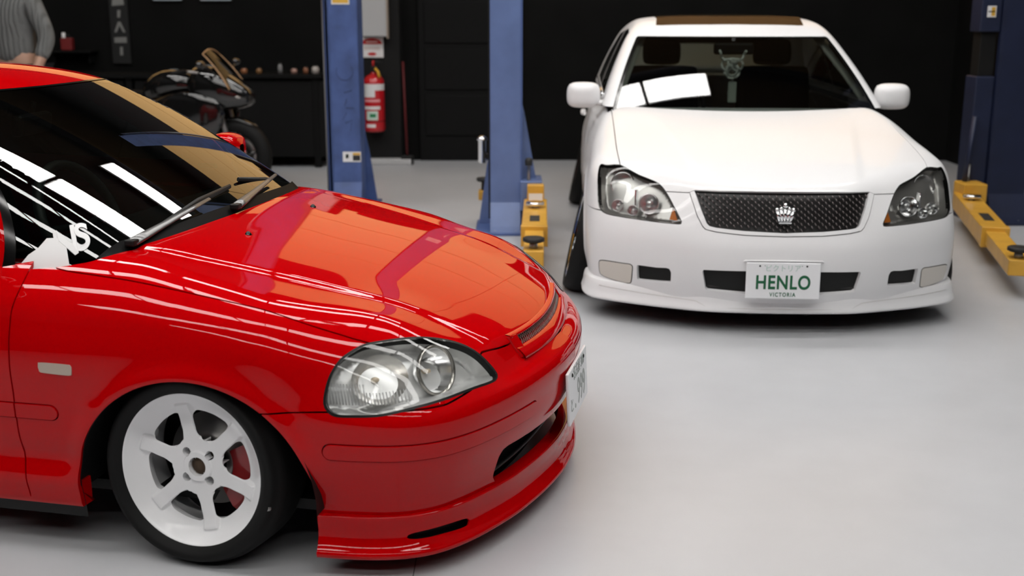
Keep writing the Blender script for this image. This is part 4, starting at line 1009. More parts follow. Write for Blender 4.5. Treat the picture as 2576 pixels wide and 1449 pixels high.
# wheels: strongly cambered, deep polished lip
def white_wheel():
    w = thing('wheel', 'x', 'x'); del w['label']; del w['category']; w.parent = WHT
    MB().lathe([(.238, -.006), (.246, .0), (.249, -.003), (.248, -.012), (.236, -.016), (.226, -.05), (.218, -.085), (.20, -.095), (.20, -.20), (.22, -.21)], 96, 'y').obj('rim_lip', M_CHROME, w)
    for k in range(10):
        a = 2*math.pi*k/10
        MB().tube([(.05*math.cos(a), -.075, .05*math.sin(a)), (.13*math.cos(a), -.082, .13*math.sin(a)), (.205*math.cos(a), -.094, .205*math.sin(a))], [.022, .014, .012], 8).obj('spoke', M_CHROME, w)
    MB().lathe([(0, -.06), (.03, -.062), (.055, -.07), (.062, -.1)], 32, 'y').obj('hub_cap', M_CHROME, w)
    MB().lathe([(.06, -.14), (.165, -.14), (.165, -.165), (.06, -.165)], 48, 'y').obj('brake_disc', M_STEEL, w)
    tyre(w, .247, .308, .0, -.225, .006, .035)
    return w
ww0 = white_wheel()
for i, (uc, sg, st) in enumerate(((.93, -1, 0), (.93, 1, 0), (3.78, -1, 0), (3.78, 1, 0))):
    w = ww0 if i == 0 else copy_tree(ww0, WHT)
    w.location = rl(uc, sg*(.938 if uc < 2 else .925), .302); place_wheel(w, sg, st, 12.5, 13*i)
# ---------------------------------------------------------------- two-post lifts
M_BLUE = mat('lift_blue', (.11, .165, .34), .42, coat=.3, coat_rough=.2, noise=(6, .12, 4))
M_BLUESH = mat('lift_blue_shaded_worn', (.055, .095, .25), .5, noise=(7, .25, 5)); M_BLUESHE = mat('lift_blue_shaded_edge', (.05, .085, .22), .5)  # darker copies of the lift blue: shade painted in, plus worn mottling
M_BLUED = mat('lift_blue_edge', (.07, .115, .28), .45)
M_YEL = mat('arm_yellow', (.62, .33, .035), .45, coat=.3, coat_rough=.2, noise=(9, .1, 3))
M_PAD = mat('pad_rubber', (.012, .012, .012), .6)
M_LABEL = mat('white_label', (.72, .72, .72), .5)
M_AMB = mat('label_amber', (.62, .36, .05), .5); M_INK = mat('label_ink', (.02, .02, .02), .6)
def lift_post(name_label, x, y, side, w=.20, dep=.30, H=3.9):
    """C-channel column; side=+1 opens towards +x, -1 towards -x. (x,y) is the centre of the front face's base"""
    t = thing('lift_post', name_label, 'lift post', (x, y, 0), group='blue two-post lift columns')
    hx = w/2
    # front web, back web, closed side, rolled edges on the open side
    MB().box((-hx, 0, .02), (hx, .012, H), .003).obj('front_plate', M_BLUE, t)
    MB().box((-hx, dep-.012, .02), (hx, dep, H), .003).obj('back_plate', M_BLUE, t)
    xs = -side*hx
    MB().box((min(xs, xs+side*.012), .012, .02), (max(xs, xs+side*.012), dep-.012, H), .002).obj('side_plate', M_BLUE, t)
    for yy in (.0, dep-.05):
        MB().box((min(side*hx, side*(hx+.012)), yy, .02), (max(side*hx, side*(hx+.012)), yy+.05, H), .002).obj('edge_flange', M_BLUED, t)
    MB().box((-hx*.7, .04, .02), (hx*.7, dep-.04, H-.02)).obj('channel_core', M_BLACK, t)
    MB().box((-hx-.10, -.10, 0), (hx+.10, dep+.12, .02), .004).obj('base_plate', M_BLUED, t)
    for s in (-1, 1):
        MB().prism([(s*hx, .02), (s*(hx+.085), .02), (s*(hx+.03), .42), (s*hx, .55)], dep-.04, dep-.028, lambda a, b, c: (a, c, b)).obj('gusset', M_BLUE, t)
    MB().prism([(0, .02), (-.085, .02), (-.07, .06), (0, .21)], -hx, hx, lambda a, b, c: (c, a, b)).obj('front_shoe', M_BLUE, t)
    for bx in (-.07, .07):
        for by in (-.07, dep+.09):
            MB().lathe([(0, .035), (.012, .035), (.012, .02)], 6, 'z', smooth=False).obj('anchor_bolt', M_STEEL, t, (bx, by, 0))
    return t
def lift_arm(t, px, py, ang, L, name='lift_arm', z=.13, pads=((.93, 'b'), (.45, 's'))):
    """yellow telescopic arm from pivot (px,py) pointing along ang"""
    a = MB().box((0, -.075, z), (L*.62, .075, z+.115), .006).obj(name, M_YEL, t, (px, py, 0), (0, 0, ang))
    MB().box((L*.30, -.055, z+.010), (L, .055, z+.095), .006).obj('arm_extension', M_YEL, a)
    MB().box((L*.60, -.078, z-.002), (L*.635, .078, z+.120), .004).obj('arm_collar', M_YEL, a)
    MB().box((L*.40, -.03, z+.1155), (L*.52, .03, z+.1165)).obj('arm_label', M_INK, a)
    for f, k in pads:
        MB().lathe([(0, .0), (.022, 0), (.022, .05), (.0, .05)], 16, 'z').obj('pad_screw', M_STEEL, a, (L*f, 0, z+.085))
        MB().lathe([(0, .052), (.05, .054), (.058, .05), (.058, .034), (.045, .028), (0, .028)], 28, 'z').obj('lift_pad', M_PAD if k == 'b' else M_CHROME, a, (L*f, 0, z+.10))
    return a
def sticker_on(t, x, z, w, h, parts, y=-.002):
    o = MB().box((x-w/2, y-.001, z-h/2), (x+w/2, y+.001, z+h/2)).obj('warning_sticker', M_LABEL, t)
    for (ax, az, bx, bz, m) in parts:
        MB().box((x-w/2+ax*w, y-.002, z-h/2+az*h), (x-w/2+bx*w, y, z-h/2+bz*h)).obj('sticker_print', m, o)
    return o
# far column standing between the hatchback and the fire point
p1 = lift_post('blue lift column with small warning stickers, standing behind the red car', -1.225, 8.55, -1, .205)
M_GRN = mat('print_green', (.02, .2, .08), .6)
sticker_on(p1, .035, .40, .135, .075, [(.04, .1, .45, .9, M_LABEL), (.15, .35, .32, .75, M_GRN), (.55, .12, .96, .65, M_INK), (.55, .68, .96, .9, M_AMB)])
sticker_on(p1, -.015, 1.545, .13, .09, [(.06, .1, .94, .9, M_AMB)])
for zc, r in ((1.02, .062),):      # old grinder swirl and tape marks on the paint
    MB().tube([(.0+r*math.cos(a), -.001, zc+r*.95*math.sin(a)) for a in np.linspace(R(150), R(400), 20)], .004, 5, flat=.3).obj('scuff_ring', mat('scuff', (.035, .045, .09), .7), p1)
for k, (sx, sz, a) in enumerate(((.02, .88, .3), (.0, .80, 1.2), (.03, .76, 0), (-.01, .70, 1.0), (.02, .66, .4), (.035, .62, 1.4))):
    MB().tube([(sx-.03*math.cos(a), -.001, sz-.03*math.sin(a)), (sx+.03*math.cos(a), -.001, sz+.03*math.sin(a))], .004, 5, flat=.3).obj('scuff_mark', mat('scuff', (.035, .045, .09), .7), p1)
MB().box((-.155, .02, .02), (-.135, .30, 3.8), .002).obj('cable_guide', M_BLUED, p1)
MB().tube([(-.150, .01, .05), (-.150, .01, 3.8)], .006, 6).obj('lift_cable', M_STEEL, p1)
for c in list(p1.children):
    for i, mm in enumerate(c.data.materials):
        if mm == M_BLUE: c.data.materials[i] = M_BLUESH
        if mm == M_BLUED: c.data.materials[i] = M_BLUESHE
# column beside the sedan
p2 = lift_post('blue lift column with yellow arm, left of the white sedan', -.045, 7.62, 1, .200)
MB().box((.10, -.05, .16), (.245, .26, .36), .008).obj('carriage', M_BLUE, p2)
MB().prism([(.10, .30), (.225, .30), (.205, .36), (.125, .80), (.10, .90)], .10, .16, lambda a, b, c: (a, c, b)).obj('carriage_plate', M_BLUE, p2)
MB().lathe([(.012, 0), (.012, .10), (.022, .10), (.022, .14), (0, .145)], 12, 'z').obj('lock_pin', M_STEEL, p2, (.155, -.01, .36))
MB().lathe([(.024, 0), (.026, .035), (.018, .05), (0, .05)], 16, 'z').obj('lock_knob', M_PAD, p2, (.155, -.01, .46))
MB().box((.145, -.13, .10), (.255, -.05, .345), .006).obj('arm_head', M_YEL, p2)
MB().box((.155, -.133, .20), (.245, -.130, .29)).obj('arm_head_label', M_LABEL, p2)
lift_arm(p2, .20, -.06, R(-91.5), 1.62, pads=((.95, 'b'), (.22, 's')))
lift_arm(p2, .12, .30, R(95), 1.3, pads=((.9, 'b'),))
MB().lathe([(.0, .0), (.026, 0), (.026, .15), (.034, .15), (.034, .165), (.012, .18), (0, .18)], 20, 'z').obj('hydraulic_cylinder', M_CHROME, p2, (-.155, .05, .47))
MB().box((-.145, .03, .50), (-.10, .07, .53)).obj('cylinder_bracket', M_BLACK, p2)
MB().box((-.112, .005, .10), (-.100, .06, 3.8), .002).obj('cable_guide', M_BLACK, p2)
pd = MB().box((-.19, .32, .17), (-.10, .42, .24), .01).obj('rear_arm_tip', M_YEL, p2)
MB().lathe([(0, .09), (.05, .09), (.055, .08), (.05, .065), (.02, .06), (.02, 0), (0, 0)], 24, 'z').obj('rear_pad', M_PAD, p2, (-.15, .37, .235))
sticker_on(p2, .0, 1.70, .12, .09, [(.06, .1, .94, .9, M_LABEL)])
MB().box((-.09, -.004, .155), (.085, -.001, .162)).obj('weld_line', mat('worn_edge', (.45, .5, .62), .5), p2)
# column on the far right, its shade painted in as a darker blue
p3 = lift_post('lift column at the right edge, its blue darkened to paint in the shade', 3.47, 8.02, -1, .26, .32)
M_SHADEBLUE = mat('lift_blue_deep_shade', (.010, .015, .042), .5, noise=(6, .15, 3))
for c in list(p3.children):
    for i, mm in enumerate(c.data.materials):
        if mm in (M_BLUE, M_BLUED): c.data.materials[i] = M_SHADEBLUE
MB().box((-.275, .03, .20), (-.145, .22, 1.02), .008).obj('carriage', M_SHADEBLUE, p3)
MB().box((-.285, .02, 1.32), (-.145, .20, 2.2), .008).obj('upper_carriage', M_SHADEBLUE, p3)
MB().box((-.255, .06, 1.02), (-.150, .20, 1.32), .004).obj('carriage_gap', M_BLACK, p3)
MB().tube([(-.27, .0, .75), (-.31, -.02, .30)], .03, 6, flat=.5).obj('brace', M_SHADEBLUE, p3)
MB().lathe([(.012, 0), (.012, .12), (0, .12)], 10, 'z').obj('lock_pin', M_STEEL, p3, (-.285, -.02, .30))
sticker_on(p3, -.215, 1.455, .06, .075, [(.45, .1, .9, .9, M_AMB), (.1, .45, .9, .55, M_INK)], .018)
sticker_on(p3, .02, 1.72, .09, .09, [(.1, .1, .9, .9, M_LABEL)])
MB().box((-.36, -.16, .10), (-.20, .04, .30), .008).obj('arm_head', M_YEL, p3)
lift_arm(p3, -.30, -.02, R(-104), 2.25, z=.11, pads=((.16, 's'), (.97, 'b')))
# ---------------------------------------------------------------- back wall: column, duct, fire point
col = struct(box('trim_1', (-1.46, 11.28, 0), (-1.08, 11.56, 2.7), mat('dark_column', (.010, .010, .010), .7, spec=.2), None, .006))
du = thing('cable_duct', 'white rectangular duct running up the dark column above the sign', 'duct', (-1.30, 11.28, 1.20))
MB().box((-.125, -.13, .02), (.11, 0, .36), .006).obj('duct_lower', mat('duct_grey', (.42, .42, .42), .55), du); MB().box((-.12, -.135, .36), (.115, 0, 1.45), .006).obj('duct_upper', mat('duct_white', (.62, .60, .58), .55), du)
MB().box((.112, -.13, 0), (.122, 0, 1.45)).obj('duct_edge', mat('duct_beige', (.40, .33, .27), .6), du)
sg = thing('fire_sign', 'white fire extinguisher sign with red semicircle above the extinguisher', 'sign', (-1.345, 11.272, 1.115))
MB().box((-.11, -.004, -.095), (.11, 0, .095), .002).obj('sign_board', mat('sign_white', (.78, .76, .75), .5), sg)
M_SRED = mat('sign_red', (.55, .012, .012), .5)
MB().prism([(-.10, .030)]+[(.10*math.cos(a), .030+.058*math.sin(a)) for a in np.linspace(math.pi, 0, 16)], -.006, -.004, lambda a, b, c: (a, c, b)).obj('sign_arch', M_SRED, sg)
MB().box((-.055, -.0065, .045), (.055, -.006, .062)).obj('sign_arch_band', mat('sign_pink', (.8, .45, .42), .5), sg)
MB().box((-.075, -.0055, -.025), (.075, -.004, .008)).obj('sign_text_band', mat('sign_pale', (.68, .60, .58), .5), sg)
MB().prism([(.042*math.cos(a), -.062+.016*math.sin(a)) for a in np.linspace(0, 2*math.pi, 18)[:-1]], -.006, -.004, lambda a, b, c: (a, c, b)).obj('sign_oval', M_SRED, sg)
ex = thing('fire_extinguisher', 'red fire extinguisher with white label hanging on the dark column', 'extinguisher', (-1.325, 11.17, .325))
M_XRED = mat('extinguisher_red', (.50, .008, .015), .3, coat=.8)
MB().lathe([(0, 0), (.085, 0), (.098, .012), (.1, .03), (.1, .46), (.096, .49), (.075, .52), (.04, .54), (.028, .55), (.028, .57), (0, .57)], 40, 'z').obj('cylinder', M_XRED, ex)
def wrap(z0, z1, a0, a1, m, name, r=.1012):
    MB().grid([[(r*math.sin(a), -r*math.cos(a), z) for z in (z0, z1)] for a in np.linspace(a0, a1, 14)]).obj(name, m, ex)
wrap(.395, .455, -1.4, 1.4, M_LABEL, 'label_top'); wrap(.33, .395, -1.0, .2, M_LABEL, 'label_block'); wrap(.285, .31, -1.0, .7, mat('label_pink', (.7, .3, .32), .5), 'label_lines')
wrap(.215, .245, -1.0, .7, M_LABEL, 'label_strip'); wrap(.115, .20, -.7, .45, mat('label_mint', (.55, .68, .60), .5), 'label_panel'); wrap(.14, .175, -.35, .25, M_GRN, 'label_mark', .1016); wrap(.045, .075, -.7, .2, M_LABEL, 'label_foot')
wrap(.098, .106, -1.5, 1.5, M_BLACK, 'clamp_band')
MB().box((-.03, -.03, .56), (.03, .03, .62), .008).obj('valve', M_BLACK, ex); MB().tube([(-.02, -.01, .62), (.03, -.03, .66), (.09, -.04, .655)], .009, 8).obj('squeeze_handle', M_BLACK, ex)
MB().tube([(.02, -.05, .60), (.05, -.06, .57), (.065, -.085, .52)], .014, 8).obj('hose', mat('hose_yellow', (.65, .36, .03), .5), ex); MB().tube([(.0, -.03, .62), (.005, -.03, .67)], .010, 8).obj('safety_pin', M_SRED, ex)
MB().box((-.04, .085, .25), (.04, .11, .5)).obj('wall_bracket', M_BLACK, ex)
# skirting ledge, dark roller door, rail and loose pole at the wall foot
struct(box('baseboard_back', (-1.62, 11.16, 0), (-.98, 11.28, .055), mat('pale_skirting', (.45, .45, .45), .6), None, .01))
dr = struct(MB().box((-.92, 11.50, 0), (.10, 11.55, 2.5), .01).obj('door_1', mat('door_black', (.006, .006, .006), .7, spec=.15)))
for z in (.45, .9, 1.35, 1.8, 2.25):
    box('door_panel', (-.86, 11.485, z-.20), (.04, 11.5, z+.20), mat('door_black', (.006, .006, .006), .7, spec=.15), dr, .008)
pole = thing('broom', 'thin red pole leaning by the dark column', 'pole', (-1.02, 11.2, 0))
MB().tube([(0, 0, .08), (-.02, .06, .55), (-.035, .10, .98)], .011, 8).obj('pole_shaft', mat('pole_red', (.10, .006, .008), .6), pole); MB().box((-.06, -.03, 0), (.06, .03, .09), .01).obj('pole_head', M_BLACK, pole)
# workbench with small clutter along the back-left wall
M_BENCH = mat('bench_black', (.005, .005, .005), .7, spec=.15)
wb_ = thing('workbench', 'long black workbench against the dark back wall behind the red car', 'workbench', (-3.0, 11.2, 0))
MB().box((-1.7, -.28, .84), (1.22, .30, .88), .006).obj('bench_top', M_BENCH, wb_); MB().box((.02, -.285, .885), (.32, -.27, .90), .002).obj('edge_rail', mat('bench_rail', (.22, .21, .20), .5), wb_)
for x in (-1.6, -.6, .4, 1.15):
    MB().box((x-.03, -.25, 0), (x+.03, -.19, .84), .004).obj('leg', M_BENCH, wb_)
for i in range(3): MB().box((-1.5+i*.95, -.24, .10), (-.65+i*.95, .28, .82), .008).obj('cabinet_door', mat('cabinet_black', (.006, .006, .006), .6, spec=.15), wb_)
cl = [(.48, .03, .05, (.30, .12, .05), 'brown jar with dark lid on the workbench'), (.62, .028, .05, (.22, .11, .04), 'amber spray can lying low on the workbench'), (.82, .022, .09, (.22, .22, .22), 'grey bottle standing on the workbench'), (.95, .03, .05, (.35, .20, .16), 'pinkish tin next to the grey bottle on the workbench'), (1.06, .025, .06, (.25, .10, .05), 'rust coloured jar on the workbench end'), (1.15, .035, .07, (.40, .36, .33), 'pale pot on the workbench end by the blue column')]
for x, r, h, c, lb in cl:
    b = thing('workshop_jar', lb, 'jar', (-3.0+x, 11.0, .88), group='small jars on the workbench')
    MB().lathe([(0, 0), (r, 0), (r, h*.75), (r*.7, h*.9), (r*.7, h), (0, h)], 18, 'z').obj('jar_body', mat('jar_%d' % int(x*100), c, .35), b); MB().lathe([(0, h*1.15), (r*.75, h*1.15), (r*.75, h), (0, h)], 18, 'z').obj('jar_lid', M_BLACK, b)
# hanging banner with pale marks, small red canister on a wall shelf, two pale notice boards
bn = thing('hanging_banner', 'narrow black hanging banner with faded pale marks on the back wall', 'banner', (-3.83, 11.52, .95))
MB().box((-.09, -.006, 0), (.09, 0, .68), .002).obj('banner_cloth', mat('banner_black', (.010, .010, .010), .8), bn); MB().tube([(-.11, -.01, .69), (.11, -.01, .69)], .008, 8).obj('banner_rod', M_BLACK, bn)
M_MARK = mat('faded_print', (.20, .20, .19), .8)
for poly in ([(-.06, .55), (.06, .56), (.055, .63), (-.05, .62)], [(-.015, .44), (.012, .44), (.02, .51), (-.01, .51)], [(-.055, .30), (-.03, .30), (0, .365), (.03, .30), (.055, .30), (.012, .40), (-.012, .40)], [(-.06, .20), (.06, .20), (.06, .255), (-.06, .25)], [(-.014, .08), (.014, .08), (.016, .16), (-.01, .16)]):
    MB().prism(poly, -.008, -.006, lambda a, b, c: (a, c, b)).obj('banner_mark', M_MARK, bn)
sh = thing('wall_shelf', 'small black wall shelf near the person', 'shelf', (-4.28, 11.4, 1.08)); MB().box((-.22, -.10, -.02), (.22, .14, 0), .003).obj('shelf_board', M_BENCH, sh); MB().box((-.18, .0, -.12), (-.16, .14, -.02)).obj('shelf_bracket', M_BENCH, sh); MB().box((.16, .0, -.12), (.18, .14, -.02)).obj('shelf_bracket', M_BENCH, sh)
cn = thing('oil_can', 'small dark red canister with pale cap on the wall shelf', 'can', (-4.30, 11.36, 1.08)); MB().box((-.05, -.04, 0), (.06, .04, .12), .012).obj('can_body', mat('can_red', (.16, .012, .012), .45), cn); MB().lathe([(0, .17), (.016, .17), (.018, .12)], 14, 'z').obj('can_cap', M_LABEL, cn, (-.025, 0, 0)); MB().tube([(-.02, 0, .12), (.01, 0, .155), (.045, 0, .12)], .007, 6).obj('can_handle', M_BLACK, cn)
for x0, x1, lb in ((-3.50, -3.20, 'pale blue notice board high on the back wall, left of two'), (-3.04, -2.72, 'pale blue notice board high on the back wall, right of two')):
    nb = thing('notice_board', lb, 'board', ((x0+x1)/2, 11.54, 1.54), group='notice boards on the back wall'); hw = (x1-x0)/2
    MB().box((-hw, -.012, 0), (hw, 0, .45), .003).obj('board_frame', M_BLACK, nb); MB().box((-hw+.012, -.016, .012), (hw-.012, -.012, .438)).obj('board_sheet', mat('board_blue', (.40, .47, .52), .6), nb)
# ---------------------------------------------------------------- black sports motorcycle behind the hatchback
BK = thing('motorcycle', 'black faired sports motorcycle parked in the dark behind the red car', 'motorcycle', (-2.90, 9.55, 0), (0, 0, R(-14)))
M_BKP = mat('bike_black', (.006, .006, .006), .10, coat=1)
def loft(name, secs, material, parent, n=18, sub=1):
    """secs: (x, y centre, z centre, half width, half height, squareness)"""
    rows = [[(x, yc+hw*np.sign(math.cos(a))*abs(math.cos(a))**q, zc+hh*np.sign(math.sin(a))*abs(math.sin(a))**q) for a in np.linspace(0, 2*math.pi, n, endpoint=False)] for x, yc, zc, hw, hh, q in secs]
    m = MB().grid(rows, closed_v=True); k = len(m.v)
    m.add(rows[0], [tuple(range(n))]); m.add(rows[-1], [tuple(range(n))[::-1]])
    return m.obj(name, material, parent, sub=sub)
for x in (-.70, .68):
    w = MB().lathe([(.20, -.055), (.24, -.062), (.285, -.05), (.30, -.02), (.302, 0), (.30, .02), (.285, .05), (.24, .062), (.20, .055)], 48, 'y', closed=True).obj('tyre', M_RUBBER, BK, (x, 0, .30))
    MB().lathe([(.20, -.04), (.21, -.03), (.195, 0), (.21, .03), (.20, .04)], 40, 'y').obj('rim', M_BKP, w)
    for k in range(5):
        a = 2*math.pi*k/5; MB().tube([(.03*math.cos(a), 0, .03*math.sin(a)), (.2*math.cos(a+.25), 0, .2*math.sin(a+.25))], .014, 8).obj('spoke', M_BKP, w)
    MB().lathe([(.09, .065), (.15, .065), (.15, .07), (.09, .07)], 32, 'y', closed=True).obj('brake_disc', M_STEEL, w)
loft('nose_fairing', [(.30, 0, .86, .17, .17, .8), (.48, 0, .86, .19, .19, .7), (.64, 0, .83, .165, .16, .7), (.78, 0, .79, .11, .10, .8), (.86, 0, .77, .05, .045, .9)], M_BKP, BK)
for s in (-1, 1):
    loft('side_fairing', [(-.10, s*.17, .52, .02, .12, .8), (.10, s*.20, .54, .035, .24, .7), (.35, s*.21, .58, .04, .27, .7), (.55, s*.17, .62, .04, .18, .7), (.66, s*.13, .66, .02, .08, .8)], M_BKP, BK)
    MB().tube([(.52, s*.09, .95), (.42, s*.17, .98), (.37, s*.20, .985)], .012, 8).obj('handlebar', M_STEEL, BK)
    MB().tube([(.37, s*.20, .985), (.30, s*.31, .975)], .018, 10).obj('grip', M_RUBBER, BK)
    MB().tube([(.60, s*.13, .96), (.58, s*.22, 1.02), (.57, s*.27, 1.04)], .008, 6).obj('mirror_stalk', M_BKP, BK)
    loft('mirror', [(.53, s*.30, 1.045, .015, .01, 1), (.545, s*.30, 1.045, .055, .032, .8), (.57, s*.30, 1.045, .058, .034, .8), (.60, s*.30, 1.045, .02, .012, 1)], M_BKP, BK)
    MB().tube([(.70, s*.085, .30), (.60, s*.085, .62), (.52, s*.085, .90)], .024, 10).obj('fork_leg', M_STEEL, BK)
    loft('headlight', [(.70, s*.085, .80, .045, .03, .9), (.775, s*.075, .785, .04, .028, .9), (.80, s*.07, .78, .01, .008, 1)], mat('bike_lamp', (.55, .55, .52), .1, .6), BK)
MB().grid([[(.72-.17*t-.06*t*t+.0, v*(.155-.03*t), .885+.30*t-.04*(v*v)*(1-.2*t)-.03*t*t) for v in np.linspace(-1, 1, 11)] for t in np.linspace(0, 1, 8)]).obj('wind_screen', glass('bike_screen', (.25, .22, .18)), BK)
MB().tube([(.72-.17*t-.06*t*t, -.155+.03*t, .845+.305*t-.03*t*t) for t in np.linspace(0, 1, 8)]+[(.49, v*.125, 1.155-.035*v*v) for v in np.linspace(-.9, .9, 7)]+[(.72-.17*t-.06*t*t, .155-.03*t, .845+.305*t-.03*t*t) for t in np.linspace(1, 0, 8)], .006, 6).obj('screen_edge', mat('screen_edge_reflection', (.42, .24, .12), .35), BK)  # orange reflection along the screen rim, painted as a tan edge
loft('fuel_tank', [(-.12, 0, .80, .10, .09, .9), (.02, 0, .86, .15, .13, .8), (.18, 0, .88, .16, .13, .8), (.32, 0, .87, .12, .10, .8), (.40, 0, .86, .05, .05, .9)], M_BKP, BK)
loft('seat', [(-.52, 0, .80, .11, .03, .8), (-.35, 0, .78, .13, .045, .8), (-.15, 0, .77, .11, .05, .8), (-.05, 0, .78, .06, .03, .9)], M_DARKIN, BK)
loft('tail_unit', [(-.98, 0, .93, .02, .015, .9), (-.85, 0, .89, .09, .045, .8), (-.65, 0, .83, .12, .06, .8), (-.42, 0, .77, .13, .07, .8)], M_BKP, BK)
loft('engine_block', [(-.22, 0, .45, .12, .14, .6), (.0, 0, .46, .17, .18, .6), (.25, 0, .46, .16, .16, .6), (.35, 0, .48, .1, .1, .7)], M_IRON, BK)
MB().tube([(-.15, 0, .40), (-.70, 0, .30)], .035, 10).obj('swing_arm', M_STEEL, BK); MB().tube([(-.2, -.12, .30), (-.6, -.15, .42), (-.88, -.16, .55)], [.03, .05, .055], 14).obj('exhaust', M_STEEL, BK)
loft('front_mudguard', [(.48, 0, .52, .05, .02, .9), (.60, 0, .60, .065, .02, .8), (.72, 0, .615, .065, .02, .8), (.88, 0, .54, .05, .015, .9)], M_BKP, BK)
MB().tube([(-.1, .18, .25), (-.15, .30, .0)], .012, 8).obj('side_stand', M_STEEL, BK)
# ---------------------------------------------------------------- person standing at the back left
PSC = 1.07
PS = thing('person', 'person in a pale grey pleated shirt and dark trousers, hand on hip', 'person', (-3.80, 9.0, 0), (0, 0, R(-20)))
PS.scale = (PSC, PSC, PSC)
def skin(name, verts, edges, radii, material, parent, sub=2):
    me = bpy.data.meshes.new(name); me.from_pydata(verts, edges, []); o = link(name, me, material, parent)
    sk = o.modifiers.new('skin', 'SKIN'); sk.use_smooth_shade = True
    for i, r in enumerate(radii): me.skin_vertices[0].data[i].radius = r if hasattr(r, '__len__') else (r, r)
    me.skin_vertices[0].data[0].use_root = True
    s = o.modifiers.new('s', 'SUBSURF'); s.levels = s.render_levels = sub
    return o
V = [(0, 0, .96), (0, .0, 1.12), (0, -.01, 1.28), (0, 0, 1.42), (0, .01, 1.50), (0, -.01, 1.58),           # pelvis .. neck 0-5
     (-.10, 0, .90), (-.11, -.01, .50), (-.11, .02, .09), (-.115, -.10, .04),                              # legs 6-9
     (.10, 0, .90), (.12, -.01, .50), (.12, .02, .09), (.125, -.10, .04),                                  # 10-13
     (-.17, .0, 1.43), (-.27, .05, 1.20), (-.17, -.12, 1.02), (-.14, -.15, .99),                           # right arm, hand at the hip 14-17
     (.17, .0, 1.43), (.27, .03, 1.17), (.24, -.08, .95), (.235, -.10, .90)]                               # left arm hangs 18-21
E = [(0, 1), (1, 2), (2, 3), (3, 4), (4, 5), (0, 6), (6, 7), (7, 8), (8, 9), (0, 10), (10, 11), (11, 12), (12, 13), (3, 14), (14, 15), (15, 16), (16, 17), (3, 18), (18, 19), (19, 20), (20, 21)]
rad = [(.155, .115), (.145, .11), (.165, .12), (.15, .10), (.06, .06), (.055, .055), .095, .062, .045, .04, .095, .062, .045, .04, .062, .047, .034, .03, .062, .047, .034, .03]
M_SKIN = mat('skin_tone', (.42, .25, .18), .55)
body = skin('body', V, E, rad, M_SKIN, PS)
SV = V[:4]+[V[14], V[15], (-.20, -.08, 1.07), V[18], V[19], (.25, -.05, 1.02)]
SE = [(0, 1), (1, 2), (2, 3), (3, 4), (4, 5), (5, 6), (3, 7), (7, 8), (8, 9)]
M_SHIRT = mat('grey_shirt', (.13, .133, .13), .85)
nt = M_SHIRT.node_tree; wv = nt.nodes.new('ShaderNodeTexWave'); tcn = nt.nodes.new('ShaderNodeTexCoord'); wv.inputs['Scale'].default_value = 9; wv.inputs['Distortion'].default_value = 2.5; wv.bands_direction = 'X'
bpn = nt.nodes.new('ShaderNodeBump'); bpn.inputs['Strength'].default_value = .9; bpn.inputs['Distance'].default_value = .012
nt.links.new(tcn.outputs['Object'], wv.inputs['Vector']); nt.links.new(wv.outputs[1], bpn.inputs['Height']); nt.links.new(bpn.outputs[0], nt.nodes['Principled BSDF'].inputs['Normal'])
skin('shirt', SV, SE, [(.175, .135), (.165, .13), (.18, .135), (.165, .115), .08, .062, .05, .08, .062, .05], M_SHIRT, PS)
TV = [V[0], V[6], V[7], (-.11, .02, .08), V[10], V[11], (.12, .02, .08)]
skin('trousers', TV, [(0, 1), (1, 2), (2, 3), (0, 4), (4, 5), (5, 6)], [(.165, .125), .108, .08, .068, .108, .08, .068], mat('dark_trousers', (.015, .015, .018), .85), PS)
for s, x in ((-1, -.115), (1, .122)):
    loft('shoe', [(0, 0, .05, .03, .03, .8), (.06, 0, .06, .045, .05, .7), (.16, 0, .045, .048, .04, .7), (.25, 0, .03, .035, .025, .8)], M_BLACK, PS).matrix_local = Matrix.Translation((x, .06, 0)) @ Matrix.Rotation(R(-90), 4, 'Z')
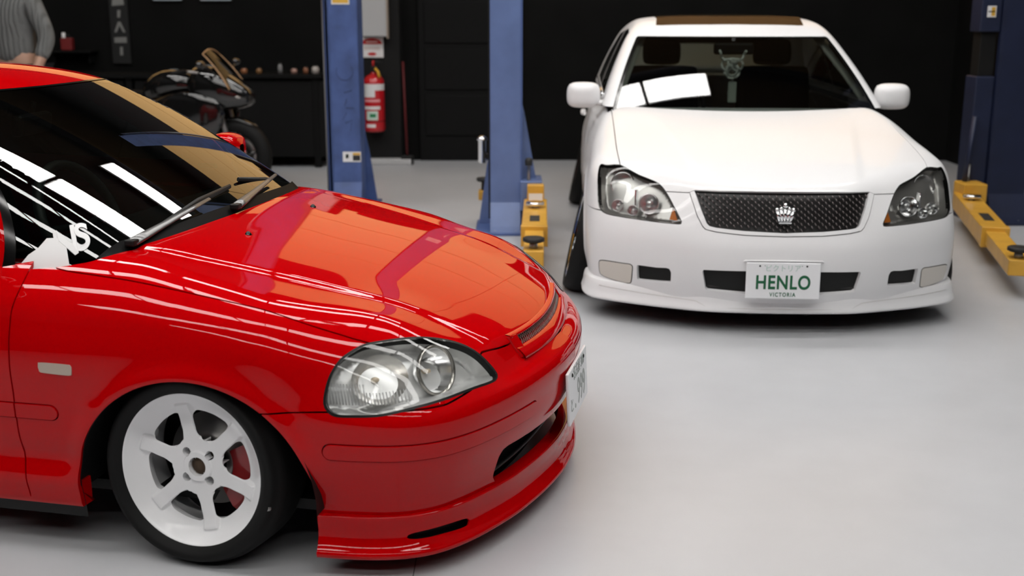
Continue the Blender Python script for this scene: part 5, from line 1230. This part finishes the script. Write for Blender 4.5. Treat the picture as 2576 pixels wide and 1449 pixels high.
# head with face and hair
hd = bmesh.new(); bmesh.ops.create_uvsphere(hd, u_segments=28, v_segments=20, radius=1)
for v in hd.verts:
    x, y, z = v.co; w_ = .076*(1-.16*max(-z, 0)); v.co = (x*w_, y*.095+(-.012 if z < 0 and y < 0 else 0), z*.115)
    nose = math.exp(-((v.co.x/.013)**2+((v.co.z+.012)/.022)**2)); 
    if y < 0: v.co.y -= .02*nose; v.co.y += .008*(math.exp(-(((abs(v.co.x)-.03)/.014)**2+((v.co.z-.012)/.012)**2)))
MB().bm(hd, None, True).obj('head', M_SKIN, PS, (0, -.02, 1.69))
hr = bmesh.new(); bmesh.ops.create_uvsphere(hr, u_segments=24, v_segments=16, radius=1)
for v in hr.verts: v.co = (v.co.x*.082, v.co.y*.10+.012, max(v.co.z, -.35 if v.co.y > 0 else .35)*.122)
MB().bm(hr, None, True).obj('hair', mat('dark_hair', (.02, .014, .01), .7), PS, (0, -.015, 1.70))
for s in (-1, 1):
    MB().lathe([(0, .010), (.007, .007), (.010, 0), (.007, -.007), (0, -.010)], 12, 'y').obj('eye', M_LABEL, PS, (s*.03, -.094, 1.70)); loft('ear', [(-.012, 0, 0, .004, .018, .9), (0, 0, 0, .010, .03, .9), (.012, 0, 0, .004, .016, .9)], M_SKIN, PS, sub=1).location = (s*.078, -.01, 1.685)
MB().tube([(-.022, -.106, 1.635), (0, -.112, 1.633), (.022, -.106, 1.635)], .005, 6).obj('mouth', mat('lips', (.34, .14, .12), .6), PS)
for s, base, dirs in ((-1, Vector((-.14, -.15, .99)), Vector((.45, -.35, -.5))), (1, Vector((.235, -.10, .90)), Vector((0, -.15, -1)))):
    d = dirs.normalized(); side = d.cross(Vector((0, 1, 0))).normalized(); nrm = side.cross(d)
    HV = [base, base+d*.05]; HE = [(0, 1)]; HR = [(.03, .02), (.034, .016)]
    for k, (o_, L) in enumerate(((-.027, .07), (-.009, .08), (.009, .077), (.026, .06))):
        i = len(HV); HV += [base+d*.075+side*o_, base+d*(.075+L*.55)+side*o_*1.1+nrm*.008, base+d*(.075+L)+side*o_*1.1+nrm*.024]; HE += [(1, i), (i, i+1), (i+1, i+2)]; HR += [.009, .0085, .007]
    i = len(HV); HV += [base+d*.03+side*.035*-s, base+d*.07+side*.052*-s+nrm*.01]; HE += [(1, i), (i, i+1)]; HR += [.011, .009]
    skin('hand', [tuple(v) for v in HV], HE, HR, M_SKIN, PS, 1)
